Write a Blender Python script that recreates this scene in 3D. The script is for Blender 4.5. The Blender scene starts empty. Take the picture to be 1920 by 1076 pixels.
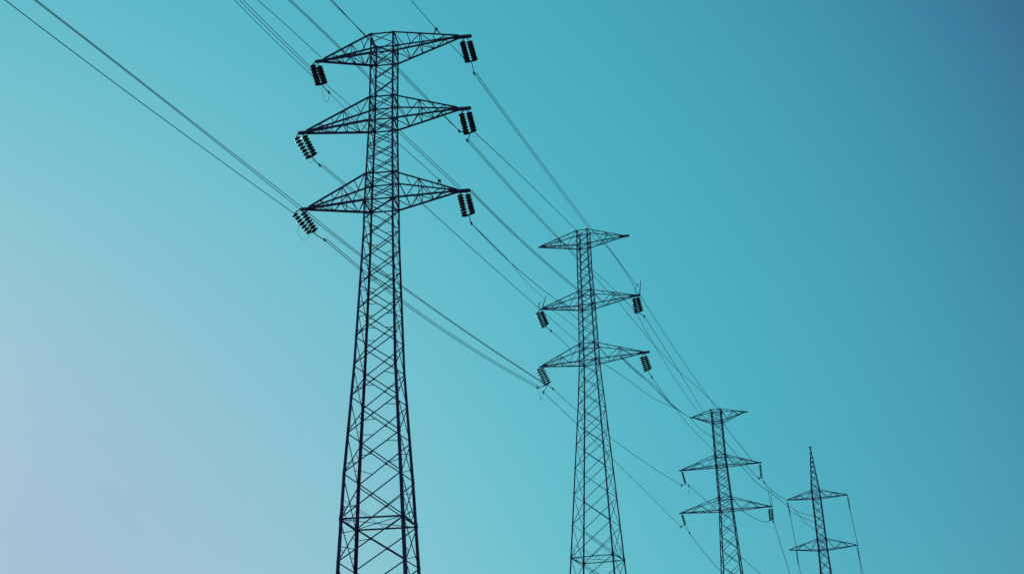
import bpy, bmesh, math, random
from mathutils import Vector, Matrix
R = math.radians
sc = bpy.context.scene
C = sc.collection
random.seed(7)

# ------------------------------------------------------------------ survey of the place, in metres (camera foot at the origin)
CAM = dict(loc=(0.0, 0.0, 1.6), right=(0.999507, 0.011614, -0.029185), up=(0.031411, -0.369564, 0.928674), back=(-0.0, -0.929133, -0.369747), lens=41.25)
PYLONS = [
  dict(base=(-8.399, 69.494, 0.0), rot=-0.11534,
    profile=[(0.0, 0.306, 2.688), (11.558, 0.173, 2.045), (17.079, 0.086, 1.788), (24.114, 0.028, 1.346), (33.194, 0.036, 1.006), (35.111, 0.031, 0.986), (41.491, 0.064, 0.837), (48.121, 0.075, 0.821)], frames=[14.531],
    arms=[(48.061, 46.549, (-4.817, 46.818), (6.152, 47.672)), (43.055, 41.282, (-5.823, 41.258), (6.022, 41.992)), (37.24, 35.315, (-5.452, 35.485), (5.887, 35.859))]),
  dict(base=(7.548, 109.741, 0.0), rot=-0.3392,
    profile=[(0.0, -0.752, 3.172), (16.731, -0.46, 2.118), (25.422, -0.306, 1.576), (32.71, -0.182, 1.111), (36.768, -0.17, 0.871), (43.196, -0.116, 0.715), (47.251, -0.146, 0.637), (51.137, -0.07, 0.593)], frames=[18.106],
    arms=[(51.077, 49.509, (-4.942, 50.228), (4.657, 49.841)), (44.403, 42.865, (-5.042, 43.398), (5.35, 43.287)), (38.811, 37.08, (-5.314, 37.341), (5.85, 37.313))]),
  dict(base=(26.373, 149.695, 0.0), rot=-0.28783,
    profile=[(0.0, -0.134, 2.351), (21.697, -0.006, 1.264), (26.056, 0.019, 1.049), (29.762, 0.041, 0.86), (33.543, -0.004, 0.775), (37.045, -0.07, 0.703), (42.849, -0.059, 0.667)], frames=[],
    arms=[(42.789, 41.22, (-3.535, 42.202), (3.98, 42.208)), (36.751, 35.374, (-5.558, 35.322), (5.042, 35.388)), (31.233, 29.642, (-5.978, 29.813), (5.801, 29.709))]),
  dict(base=(53.014, 208.362, 0.0), rot=-0.31896,
    profile=[(0.0, -0.045, 1.809), (29.074, -0.054, 0.955), (31.448, -0.057, 0.88), (33.287, -0.055, 0.831), (42.289, -0.048, 0.782), (43.725, -0.077, 0.757), (51.588, -0.041, 0.099)], frames=[],
    arms=[(43.662, 42.292, (-5.237, 42.487), (5.392, 42.442)), (35.092, 33.218, (-5.916, 33.698), (5.904, 33.591))]),
]
SPIKES = [(1, (5.327, 43.347), (5.508, 44.737)), (1, (-4.808, 43.535), (-4.388, 44.715)), (1, (-5.151, 43.531), (-5.19, 44.001)), (1, (-5.19, 44.001), (-4.953, 44.195))]
BRACKETS = [(0, (3.727, 48.515), (3.725, 48.166)), (0, (3.877, 36.746), (3.875, 36.433))]
INSULATORS = [
  dict(pylon=0, label="dark double insulators with long hanging wire loop under the nearest pylon's top left arm tip", group='double insulators hanging from the nearest pylon', radius=0.232, discs=7, tip=(-13.146, 70.044, 46.814),
    strings=[((-13.405, 70.074, 46.626), (-12.952, 70.129, 44.968)), ((-12.944, 70.021, 46.446), (-12.503, 70.074, 45.046))], clamps=[(-12.266, 70.445, 44.551)],
    loops=[[(-12.772, 70.19, 44.785), (-12.609, 70.451, 44.129), (-12.372, 70.573, 43.823), (-12.235, 70.387, 44.289)]]),
  dict(pylon=0, label="slanting double insulators with small wire loop under the nearest pylon's middle left arm tip", group='double insulators hanging from the nearest pylon', radius=0.232, discs=7, tip=(-14.145, 70.16, 41.213),
    strings=[((-14.36, 70.185, 41.029), (-13.451, 70.295, 39.381)), ((-13.805, 70.121, 41.056), (-13.046, 70.212, 39.566))], clamps=[(-12.747, 70.606, 38.993)],
    loops=[[(-13.561, 70.33, 39.282), (-13.334, 70.413, 39.074), (-13.092, 70.322, 39.301)]]),
  dict(pylon=0, label="most slanted double insulators with wide wire loop under the nearest pylon's lowest left arm tip", group='double insulators hanging from the nearest pylon', radius=0.232, discs=7, tip=(-13.851, 70.126, 35.488),
    strings=[((-14.275, 70.175, 35.253), (-13.189, 70.306, 33.843)), ((-13.686, 70.107, 35.318), (-12.805, 70.213, 33.942))], clamps=[(-12.241, 70.6, 33.442)],
    loops=[[(-13.905, 70.08, 34.343), (-13.959, 70.3, 33.79), (-13.568, 70.448, 33.42), (-13.153, 70.323, 33.734)]]),
  dict(pylon=0, label="dark double insulators with one clamp below, topmost on the nearest pylon's right side", group='double insulators hanging from the nearest pylon', radius=0.222, discs=8, tip=(-2.659, 68.829, 47.628),
    strings=[((-2.904, 68.858, 47.332), (-2.546, 68.901, 45.653)), ((-2.406, 68.8, 47.296), (-2.049, 68.843, 45.726))], clamps=[(-2.135, 69.307, 45.002)],
    loops=[]),
  dict(pylon=0, label="dark double insulators with two clamps below, middle of the nearest pylon's right side", group='double insulators hanging from the nearest pylon', radius=0.222, discs=8, tip=(-2.778, 68.843, 41.988),
    strings=[((-3.046, 68.874, 41.687), (-2.702, 68.915, 40.071)), ((-2.53, 68.814, 41.716), (-2.217, 68.852, 40.22))], clamps=[(-2.685, 69.204, 39.745), (-3.2, 68.961, 40.357)],
    loops=[[(-2.31, 68.905, 40.092), (-2.246, 68.985, 39.891), (-2.067, 68.974, 39.919)]]),
  dict(pylon=0, label="dark double insulators under the nearest pylon's lowest right arm tip", group='double insulators hanging from the nearest pylon', radius=0.222, discs=8, tip=(-2.936, 68.861, 35.894),
    strings=[((-3.22, 68.894, 35.649), (-2.897, 68.933, 34.043)), ((-2.713, 68.835, 35.641), (-2.408, 68.872, 34.188))], clamps=[(-2.501, 69.239, 33.676)],
    loops=[]),
  dict(pylon=1, label="double insulators under the second pylon's middle left arm tip", group='insulators hanging from the second pylon', radius=0.255, discs=8, tip=(2.794, 111.418, 43.398),
    strings=[((2.488, 111.526, 43.16), (3.07, 111.486, 41.46)), ((2.893, 111.383, 43.18), (3.428, 111.347, 41.713))], clamps=[(3.79, 111.738, 41.184)],
    loops=[]),
  dict(pylon=1, label="double insulators with three clamps under the second pylon's lowest left arm tip", group='insulators hanging from the second pylon', radius=0.255, discs=8, tip=(2.563, 111.5, 37.337),
    strings=[((2.319, 111.586, 37.178), (3.046, 111.536, 35.451)), ((2.665, 111.464, 37.238), (3.394, 111.414, 35.595))], clamps=[(2.222, 111.749, 35.239), (2.79, 111.912, 34.83), (3.75, 111.806, 35.097)],
    loops=[[(2.399, 111.724, 34.896), (2.445, 112.056, 34.061), (2.783, 111.806, 34.689)]]),
  dict(pylon=1, label='double insulators under the spiked middle right arm tip of the second pylon', group='insulators hanging from the second pylon', radius=0.255, discs=8, tip=(12.236, 108.087, 43.292),
    strings=[((11.992, 108.173, 43.079), (12.144, 108.162, 41.468)), ((12.351, 108.046, 43.103), (12.587, 108.03, 41.6))], clamps=[(12.906, 108.393, 41.193)],
    loops=[]),
  dict(pylon=1, label="double insulators under the second pylon's lowest right arm tip", group='insulators hanging from the second pylon', radius=0.255, discs=8, tip=(12.64, 107.944, 37.296),
    strings=[((12.317, 108.058, 36.965), (12.644, 108.036, 35.435)), ((12.642, 107.943, 36.97), (13.004, 107.918, 35.601))], clamps=[(13.18, 108.372, 34.932)],
    loops=[]),
  dict(pylon=2, label="short single insulator with two clamps under the third pylon's upper left arm tip", group='insulators hanging from the third pylon', radius=0.2, discs=9, tip=(21.143, 151.243, 35.312),
    strings=[((21.398, 151.167, 35.146), (21.681, 151.117, 33.618))], clamps=[(21.209, 151.361, 33.413), (22.15, 151.387, 33.347)],
    loops=[[(21.047, 151.251, 33.283), (21.101, 151.431, 32.831)], [(22.054, 151.288, 33.189), (22.057, 151.749, 32.031)]]),
  dict(pylon=2, label="short single insulator under the third pylon's lower left arm tip", group='insulators hanging from the third pylon', radius=0.2, discs=9, tip=(20.707, 151.372, 29.808),
    strings=[((20.957, 151.298, 29.628), (21.219, 151.252, 28.312))], clamps=[(20.698, 151.498, 28.1), (21.788, 151.804, 27.33)],
    loops=[]),
  dict(pylon=2, label="single dark insulator under the third pylon's upper right arm tip", group='insulators hanging from the third pylon', radius=0.2, discs=9, tip=(31.111, 148.292, 35.397),
    strings=[((31.019, 148.319, 35.129), (31.015, 148.32, 33.438))], clamps=[(30.73, 148.503, 33.384), (31.394, 148.699, 32.89)],
    loops=[]),
  dict(pylon=2, label="pair of parallel dark insulators under the third pylon's lower right arm tip", group='insulators hanging from the third pylon', radius=0.2, discs=9, tip=(31.742, 148.105, 29.693),
    strings=[((31.52, 148.171, 29.396), (31.53, 148.169, 27.966)), ((31.84, 148.076, 29.414), (31.818, 148.08, 28.007))], clamps=[(31.944, 148.365, 27.788)],
    loops=[]),
  dict(pylon=3, label="thin dark rod insulator under the farthest pylon's upper left arm tip", group='insulators hanging from the farthest pylon', radius=0.15, discs=14, tip=(48.083, 209.99, 42.464),
    strings=[((48.088, 209.988, 42.099), (48.257, 209.945, 39.938))], clamps=[(48.341, 210.184, 39.742)],
    loops=[]),
  dict(pylon=3, label="thin dark rod insulator under the farthest pylon's upper right arm tip", group='insulators hanging from the farthest pylon', radius=0.15, discs=14, tip=(58.088, 206.686, 42.427),
    strings=[((58.039, 206.702, 42.167), (58.107, 206.685, 40.134))], clamps=[(58.198, 206.922, 39.943)],
    loops=[]),
  dict(pylon=3, label="thin dark rod insulator partway along the farthest pylon's lower left arm", group='insulators hanging from the farthest pylon', radius=0.15, discs=14, tip=(48.645, 209.804, 33.612),
    strings=[((48.624, 209.811, 33.419), (48.69, 209.794, 31.333))], clamps=[(48.792, 210.052, 31.091)],
    loops=[]),
  dict(pylon=3, label="thin dark rod insulator under the farthest pylon's lower right arm tip", group='insulators hanging from the farthest pylon', radius=0.15, discs=14, tip=(58.568, 206.527, 33.586),
    strings=[((58.504, 206.549, 33.28), (58.589, 206.527, 31.266))], clamps=[(58.654, 206.748, 31.116)],
    loops=[]),
]
WIRES = [
  ('overhead_wire', 'single wire crossing the upper left sky, lowest of those reaching the nearest pylon', 'wires arriving overhead at the nearest pylon', 0.023, [
    [(-43.4,-4.863,41.711),(-41.756,-0.585,40.83),(-40.111,3.693,40.016),(-38.467,7.971,39.269),(-36.822,12.249,38.59),(-35.178,16.528,37.977),(-33.533,20.806,37.432),(-31.889,25.084,36.954),(-30.244,29.362,36.544),(-28.6,33.64,36.2),(-26.955,37.918,35.924),(-25.311,42.196,35.715),(-23.666,46.475,35.573),(-23.459,47.014,35.559),(-23.249,47.563,35.545),(-23.034,48.121,35.531),(-22.815,48.69,35.517),(-22.591,49.268,35.504),(-22.363,49.858,35.491),(-22.13,50.458,35.478),(-21.892,51.07,35.465),(-21.649,51.693,35.453),(-21.401,52.327,35.44),(-21.148,52.974,35.428),(-20.89,53.634,35.417),(-20.626,54.307,35.405),(-20.356,54.992,35.394),(-20.08,55.692,35.383),(-19.798,56.406,35.372),(-19.51,57.134,35.362),(-19.215,57.877,35.352),(-18.914,58.636,35.343),(-18.606,59.411,35.333),(-18.29,60.203,35.324),(-17.968,61.011,35.316),(-17.637,61.837,35.308),(-17.299,62.682,35.3),(-16.953,63.545,35.293),(-16.598,64.428,35.286),(-16.234,65.331,35.279),(-15.862,66.255,35.273),(-15.48,67.2,35.267),(-15.088,68.168,35.262),(-14.687,69.16,35.258),(-14.275,70.175,35.253)],
  ]),
  ('bundled_wires', 'close pair of wires crossing the upper left sky to the lowest left arm tip', 'wires arriving overhead at the nearest pylon', 0.021, [
    [(-43.41,-3.44,42.617),(-41.693,0.809,41.722),(-39.975,5.058,40.893),(-38.257,9.307,40.132),(-36.539,13.557,39.438),(-34.821,17.806,38.811),(-33.103,22.055,38.252),(-31.386,26.304,37.76),(-29.668,30.554,37.335),(-27.95,34.803,36.977),(-26.232,39.052,36.686),(-24.514,43.301,36.463),(-22.797,47.551,36.307),(-22.586,48.071,36.292),(-22.372,48.6,36.277),(-22.154,49.139,36.262),(-21.933,49.686,36.245),(-21.709,50.244,36.229),(-21.48,50.811,36.211),(-21.248,51.388,36.193),(-21.012,51.976,36.175),(-20.773,52.575,36.155),(-20.529,53.184,36.136),(-20.281,53.805,36.115),(-20.028,54.437,36.094),(-19.771,55.082,36.072),(-19.51,55.738,36.049),(-19.244,56.407,36.026),(-18.973,57.09,36.002),(-18.697,57.785,35.977),(-18.416,58.494,35.951),(-18.13,59.217,35.924),(-17.839,59.955,35.897),(-17.541,60.708,35.868),(-17.239,61.477,35.839),(-16.93,62.261,35.809),(-16.615,63.062,35.777),(-16.294,63.879,35.745),(-15.966,64.714,35.712),(-15.632,65.568,35.678),(-15.29,66.439,35.642),(-14.942,67.331,35.606),(-14.586,68.242,35.568),(-14.222,69.173,35.529),(-13.851,70.126,35.488)],
    [(-43.038,-3.588,42.501),(-41.34,0.67,41.612),(-39.642,4.927,40.79),(-37.944,9.184,40.035),(-36.246,13.441,39.347),(-34.548,17.699,38.727),(-32.85,21.956,38.173),(-31.152,26.213,37.687),(-29.454,30.47,37.268),(-27.756,34.727,36.917),(-26.059,38.985,36.632),(-24.361,43.242,36.415),(-22.663,47.499,36.265),(-22.454,48.021,36.251),(-22.243,48.551,36.237),(-22.028,49.091,36.222),(-21.809,49.64,36.207),(-21.586,50.198,36.191),(-21.36,50.767,36.175),(-21.13,51.345,36.159),(-20.895,51.934,36.142),(-20.657,52.534,36.125),(-20.414,53.144,36.108),(-20.167,53.766,36.09),(-19.915,54.4,36.072),(-19.659,55.045,36.053),(-19.398,55.703,36.034),(-19.132,56.373,36.014),(-18.862,57.056,35.994),(-18.586,57.752,35.973),(-18.304,58.462,35.952),(-18.017,59.187,35.931),(-17.725,59.926,35.908),(-17.426,60.679,35.886),(-17.122,61.449,35.862),(-16.812,62.234,35.838),(-16.495,63.036,35.814),(-16.171,63.854,35.788),(-15.841,64.691,35.763),(-15.504,65.545,35.736),(-15.159,66.418,35.709),(-14.807,67.31,35.681),(-14.447,68.222,35.652),(-14.08,69.155,35.623),(-13.704,70.109,35.592)],
  ]),
  ('bundled_wires', 'three parallel wires together reaching the top left insulators of the nearest pylon', 'wires arriving overhead at the nearest pylon', 0.02, [
    [(-33.116,20.401,51.215),(-31.732,23.886,50.576),(-30.347,27.371,49.982),(-28.963,30.856,49.433),(-27.578,34.341,48.929),(-26.194,37.826,48.47),(-24.809,41.311,48.056),(-23.425,44.796,47.686),(-22.04,48.281,47.362),(-20.656,51.766,47.083),(-19.272,55.251,46.849),(-17.887,58.736,46.66),(-16.503,62.221,46.516),(-16.413,62.446,46.508),(-16.324,62.671,46.5),(-16.234,62.898,46.492),(-16.143,63.126,46.484),(-16.052,63.355,46.476),(-15.961,63.586,46.468),(-15.869,63.818,46.46),(-15.776,64.051,46.452),(-15.683,64.286,46.443),(-15.589,64.522,46.435),(-15.495,64.759,46.427),(-15.401,64.997,46.418),(-15.306,65.237,46.41),(-15.21,65.479,46.401),(-15.114,65.721,46.393),(-15.017,65.965,46.384),(-14.92,66.211,46.375),(-14.822,66.458,46.366),(-14.723,66.706,46.357),(-14.624,66.956,46.348),(-14.525,67.208,46.339),(-14.425,67.46,46.33),(-14.324,67.715,46.321),(-14.223,67.97,46.312),(-14.121,68.228,46.303),(-14.019,68.487,46.293),(-13.916,68.747,46.284),(-13.812,69.009,46.274),(-13.708,69.273,46.265),(-13.603,69.538,46.255),(-13.498,69.804,46.246),(-13.392,70.073,46.236)],
    [(-32.782,19.792,51.055),(-31.435,23.292,50.404),(-30.089,26.792,49.798),(-28.742,30.292,49.237),(-27.396,33.791,48.721),(-26.049,37.291,48.25),(-24.703,40.791,47.824),(-23.356,44.291,47.443),(-22.01,47.791,47.108),(-20.664,51.291,46.817),(-19.317,54.791,46.571),(-17.971,58.291,46.37),(-16.624,61.791,46.214),(-16.534,62.027,46.205),(-16.442,62.265,46.195),(-16.35,62.503,46.186),(-16.258,62.743,46.178),(-16.164,62.985,46.169),(-16.07,63.228,46.16),(-15.975,63.472,46.151),(-15.88,63.718,46.143),(-15.783,63.965,46.134),(-15.686,64.213,46.126),(-15.588,64.463,46.118),(-15.49,64.715,46.11),(-15.39,64.967,46.102),(-15.29,65.222,46.094),(-15.189,65.478,46.086),(-15.087,65.735,46.079),(-14.985,65.994,46.071),(-14.881,66.254,46.064),(-14.777,66.516,46.056),(-14.672,66.779,46.049),(-14.566,67.044,46.042),(-14.46,67.311,46.035),(-14.352,67.579,46.028),(-14.244,67.849,46.021),(-14.134,68.12,46.015),(-14.024,68.393,46.008),(-13.913,68.668,46.002),(-13.801,68.944,45.996),(-13.689,69.223,45.99),(-13.575,69.502,45.984),(-13.46,69.784,45.978),(-13.345,70.067,45.972)],
    [(-32.58,19.097,51.065),(-31.262,22.607,50.38),(-29.943,26.118,49.74),(-28.624,29.628,49.145),(-27.305,33.139,48.595),(-25.986,36.649,48.09),(-24.668,40.16,47.63),(-23.349,43.67,47.215),(-22.03,47.18,46.844),(-20.711,50.691,46.519),(-19.392,54.201,46.239),(-18.074,57.712,46.004),(-16.755,61.222,45.814),(-16.661,61.473,45.801),(-16.566,61.726,45.789),(-16.471,61.98,45.777),(-16.374,62.236,45.766),(-16.277,62.493,45.754),(-16.178,62.751,45.743),(-16.079,63.011,45.732),(-15.978,63.273,45.721),(-15.877,63.536,45.71),(-15.775,63.801,45.7),(-15.672,64.067,45.689),(-15.567,64.335,45.679),(-15.462,64.605,45.67),(-15.356,64.876,45.66),(-15.248,65.149,45.651),(-15.14,65.423,45.642),(-15.03,65.7,45.633),(-14.92,65.978,45.625),(-14.808,66.257,45.616),(-14.695,66.539,45.608),(-14.582,66.822,45.601),(-14.467,67.107,45.593),(-14.351,67.393,45.586),(-14.233,67.682,45.579),(-14.115,67.972,45.572),(-13.996,68.264,45.566),(-13.875,68.558,45.56),(-13.753,68.854,45.554),(-13.63,69.152,45.548),(-13.506,69.452,45.543),(-13.381,69.753,45.538),(-13.254,70.057,45.533)],
  ]),
  ('overhead_wire', 'single wire reaching the top left arm tip of the nearest pylon from the sky', 'wires arriving overhead at the nearest pylon', 0.022, [
    [(-32.672,21.055,48.108),(-31.258,24.527,47.755),(-29.843,28.0,47.448),(-28.429,31.473,47.185),(-27.014,34.946,46.968),(-25.599,38.419,46.795),(-24.185,41.892,46.668),(-22.77,45.365,46.585),(-21.356,48.838,46.548),(-19.941,52.311,46.555),(-18.527,55.784,46.608),(-17.112,59.257,46.705),(-15.697,62.73,46.848),(-15.612,62.938,46.858),(-15.527,63.147,46.868),(-15.442,63.358,46.878),(-15.356,63.569,46.888),(-15.269,63.782,46.897),(-15.183,63.996,46.907),(-15.096,64.211,46.917),(-15.009,64.427,46.926),(-14.921,64.644,46.935),(-14.834,64.863,46.945),(-14.746,65.083,46.954),(-14.657,65.304,46.963),(-14.568,65.527,46.972),(-14.479,65.75,46.981),(-14.39,65.975,46.99),(-14.3,66.201,46.999),(-14.21,66.429,47.007),(-14.119,66.658,47.016),(-14.028,66.888,47.024),(-13.937,67.12,47.032),(-13.846,67.352,47.041),(-13.754,67.587,47.049),(-13.662,67.822,47.057),(-13.569,68.059,47.065),(-13.476,68.298,47.073),(-13.383,68.537,47.08),(-13.289,68.778,47.088),(-13.195,69.021,47.096),(-13.1,69.265,47.103),(-13.005,69.51,47.11),(-12.91,69.757,47.117),(-12.814,70.006,47.125)],
  ]),
  ('bundled_wires', "pair of wires running past the top left arm into the nearest pylon's shaft", 'wires arriving overhead at the nearest pylon', 0.022, [
    [(-30.309,17.197,46.052),(-28.853,20.653,45.621),(-27.398,24.11,45.235),(-25.943,27.566,44.894),(-24.487,31.022,44.598),(-23.032,34.478,44.347),(-21.576,37.934,44.141),(-20.121,41.39,43.98),(-18.666,44.846,43.864),(-17.21,48.302,43.793),(-15.755,51.758,43.767),(-14.299,55.214,43.786),(-12.844,58.67,43.85),(-12.719,58.965,43.858),(-12.593,59.262,43.866),(-12.467,59.562,43.873),(-12.341,59.865,43.88),(-12.214,60.17,43.887),(-12.086,60.478,43.893),(-11.958,60.788,43.899),(-11.829,61.101,43.905),(-11.699,61.417,43.91),(-11.569,61.735,43.915),(-11.439,62.057,43.92),(-11.308,62.381,43.924),(-11.176,62.708,43.928),(-11.044,63.037,43.931),(-10.911,63.37,43.934),(-10.777,63.706,43.937),(-10.643,64.045,43.939),(-10.508,64.386,43.941),(-10.373,64.731,43.943),(-10.236,65.079,43.944),(-10.1,65.43,43.945),(-9.962,65.784,43.945),(-9.824,66.142,43.945),(-9.685,66.502,43.944),(-9.545,66.867,43.943),(-9.405,67.234,43.942),(-9.264,67.605,43.94),(-9.122,67.979,43.938),(-8.98,68.357,43.935),(-8.837,68.738,43.932),(-8.693,69.123,43.929),(-8.548,69.512,43.924)],
    [(-30.162,17.15,45.932),(-28.707,20.606,45.508),(-27.252,24.062,45.129),(-25.796,27.518,44.794),(-24.341,30.974,44.505),(-22.886,34.431,44.261),(-21.431,37.887,44.062),(-19.976,41.343,43.908),(-18.52,44.799,43.799),(-17.065,48.255,43.734),(-15.61,51.711,43.715),(-14.155,55.167,43.741),(-12.7,58.624,43.812),(-12.574,58.919,43.82),(-12.449,59.217,43.829),(-12.322,59.518,43.837),(-12.195,59.821,43.844),(-12.068,60.127,43.851),(-11.94,60.435,43.858),(-11.812,60.746,43.865),(-11.682,61.06,43.871),(-11.553,61.377,43.877),(-11.423,61.696,43.883),(-11.292,62.018,43.888),(-11.16,62.343,43.893),(-11.028,62.671,43.897),(-10.895,63.001,43.902),(-10.762,63.335,43.905),(-10.628,63.671,43.909),(-10.494,64.011,43.912),(-10.358,64.353,43.914),(-10.223,64.699,43.917),(-10.086,65.048,43.918),(-9.949,65.4,43.92),(-9.811,65.755,43.921),(-9.672,66.114,43.922),(-9.533,66.475,43.922),(-9.393,66.841,43.922),(-9.252,67.209,43.921),(-9.111,67.581,43.92),(-8.969,67.956,43.918),(-8.826,68.335,43.916),(-8.682,68.718,43.914),(-8.538,69.104,43.911),(-8.393,69.493,43.908)],
  ]),
  ('bundled_wires', "pair of wires dropping behind the nearest pylon's top to its middle right insulators", 'wires arriving overhead at the nearest pylon', 0.021, [
    [(-24.444,16.234,41.113),(-23.191,19.322,40.816),(-21.937,22.411,40.555),(-20.684,25.5,40.329),(-19.431,28.589,40.139),(-18.178,31.677,39.985),(-16.925,34.766,39.865),(-15.672,37.855,39.782),(-14.418,40.944,39.734),(-13.165,44.033,39.722),(-11.912,47.121,39.745),(-10.659,50.21,39.803),(-9.406,53.299,39.898),(-9.243,53.698,39.912),(-9.08,54.101,39.927),(-8.914,54.51,39.942),(-8.747,54.923,39.957),(-8.578,55.341,39.971),(-8.407,55.765,39.986),(-8.234,56.194,40.001),(-8.059,56.628,40.015),(-7.883,57.068,40.03),(-7.704,57.513,40.044),(-7.524,57.964,40.059),(-7.342,58.421,40.073),(-7.157,58.883,40.088),(-6.97,59.352,40.102),(-6.782,59.827,40.117),(-6.591,60.308,40.131),(-6.397,60.795,40.145),(-6.202,61.289,40.16),(-6.004,61.789,40.174),(-5.804,62.296,40.188),(-5.601,62.81,40.202),(-5.396,63.331,40.217),(-5.189,63.86,40.231),(-4.979,64.395,40.245),(-4.766,64.938,40.259),(-4.551,65.489,40.273),(-4.333,66.047,40.287),(-4.112,66.613,40.301),(-3.888,67.188,40.315),(-3.662,67.77,40.329),(-3.432,68.361,40.343),(-3.2,68.961,40.357)],
    [(-23.27,16.041,42.568),(-22.107,19.165,42.163),(-20.944,22.289,41.794),(-19.781,25.413,41.46),(-18.618,28.537,41.162),(-17.455,31.66,40.9),(-16.292,34.784,40.673),(-15.129,37.908,40.481),(-13.967,41.032,40.325),(-12.804,44.156,40.205),(-11.641,47.28,40.12),(-10.478,50.404,40.071),(-9.315,53.528,40.057),(-9.168,53.927,40.057),(-9.018,54.33,40.057),(-8.866,54.738,40.058),(-8.711,55.15,40.059),(-8.554,55.567,40.061),(-8.395,55.989,40.064),(-8.233,56.416,40.067),(-8.068,56.847,40.07),(-7.901,57.284,40.074),(-7.731,57.726,40.079),(-7.558,58.173,40.084),(-7.383,58.625,40.09),(-7.204,59.083,40.097),(-7.023,59.546,40.104),(-6.839,60.015,40.112),(-6.652,60.49,40.12),(-6.462,60.97,40.129),(-6.269,61.457,40.139),(-6.072,61.949,40.15),(-5.873,62.448,40.161),(-5.67,62.953,40.173),(-5.463,63.464,40.186),(-5.254,63.982,40.199),(-5.04,64.506,40.213),(-4.824,65.038,40.228),(-4.603,65.576,40.244),(-4.379,66.122,40.261),(-4.151,66.675,40.278),(-3.919,67.235,40.297),(-3.683,67.802,40.316),(-3.444,68.378,40.336),(-3.2,68.961,40.357)],
  ]),
  ('overhead_wire', 'lone wire crossing over the top right arm of the nearest pylon', 'wires arriving overhead at the nearest pylon', 0.022, [
    [(-19.833,23.472,45.989),(-18.657,26.591,45.725),(-17.48,29.71,45.497),(-16.304,32.829,45.304),(-15.127,35.948,45.147),(-13.951,39.066,45.025),(-12.775,42.185,44.939),(-11.598,45.304,44.889),(-10.422,48.423,44.874),(-9.246,51.542,44.895),(-8.069,54.661,44.951),(-6.893,57.78,45.042),(-5.717,60.898,45.17),(-5.631,61.127,45.18),(-5.544,61.357,45.191),(-5.457,61.588,45.201),(-5.369,61.82,45.213),(-5.28,62.053,45.224),(-5.19,62.288,45.236),(-5.1,62.524,45.248),(-5.009,62.762,45.26),(-4.916,63.001,45.273),(-4.823,63.241,45.286),(-4.729,63.483,45.299),(-4.635,63.726,45.312),(-4.539,63.97,45.326),(-4.443,64.216,45.34),(-4.345,64.464,45.355),(-4.247,64.712,45.37),(-4.148,64.963,45.385),(-4.048,65.214,45.4),(-3.947,65.468,45.416),(-3.845,65.722,45.432),(-3.742,65.978,45.449),(-3.638,66.236,45.466),(-3.533,66.495,45.483),(-3.427,66.756,45.5),(-3.321,67.019,45.518),(-3.213,67.283,45.536),(-3.104,67.548,45.555),(-2.995,67.816,45.574),(-2.884,68.084,45.593),(-2.772,68.355,45.613),(-2.659,68.627,45.633),(-2.546,68.901,45.653)],
  ]),
  ('bundled_wires', 'lower pair of wires sagging between the lowest left arms of the two nearest pylons', 'wires spanning from the nearest to the second pylon', 0.024, [
    [(-12.241,70.6,33.442),(-11.972,71.483,33.434),(-11.694,72.384,33.429),(-11.409,73.303,33.426),(-11.115,74.241,33.427),(-10.812,75.198,33.431),(-10.5,76.175,33.438),(-10.178,77.173,33.448),(-9.847,78.193,33.461),(-9.506,79.235,33.479),(-9.154,80.3,33.5),(-8.791,81.388,33.524),(-8.418,82.502,33.553),(-8.032,83.641,33.586),(-7.635,84.806,33.623),(-7.225,85.999,33.664),(-6.802,87.221,33.71),(-6.366,88.472,33.761),(-5.916,89.754,33.816),(-5.451,91.068,33.877),(-4.971,92.416,33.943),(-4.476,93.797,34.014),(-3.964,95.215,34.092),(-3.435,96.671,34.175),(-2.889,98.165,34.264),(-2.324,99.701,34.36),(-1.739,101.278,34.463),(-1.135,102.9,34.573),(-0.51,104.569,34.69),(0.138,106.285,34.815),(0.808,108.053,34.948),(1.502,109.873,35.089),(2.222,111.749,35.239)],
    [(-12.002,69.912,33.203),(-11.735,70.798,33.201),(-11.461,71.702,33.202),(-11.179,72.625,33.206),(-10.888,73.568,33.213),(-10.588,74.53,33.223),(-10.28,75.513,33.237),(-9.961,76.517,33.254),(-9.633,77.543,33.274),(-9.295,78.592,33.299),(-8.946,79.665,33.327),(-8.586,80.762,33.359),(-8.215,81.885,33.395),(-7.833,83.034,33.435),(-7.438,84.21,33.48),(-7.031,85.414,33.53),(-6.611,86.648,33.584),(-6.177,87.913,33.643),(-5.729,89.209,33.707),(-5.266,90.539,33.777),(-4.788,91.902,33.852),(-4.294,93.302,33.933),(-3.784,94.739,34.02),(-3.256,96.215,34.113),(-2.71,97.731,34.213),(-2.146,99.29,34.319),(-1.562,100.892,34.433),(-0.957,102.541,34.554),(-0.332,104.238,34.683),(0.317,105.986,34.821),(0.988,107.786,34.966),(1.685,109.641,35.121),(2.407,111.555,35.285)],
  ]),
  ('bundled_wires', 'upper pair of wires sagging between the lowest left arms of the two nearest pylons', 'wires spanning from the nearest to the second pylon', 0.024, [
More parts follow.
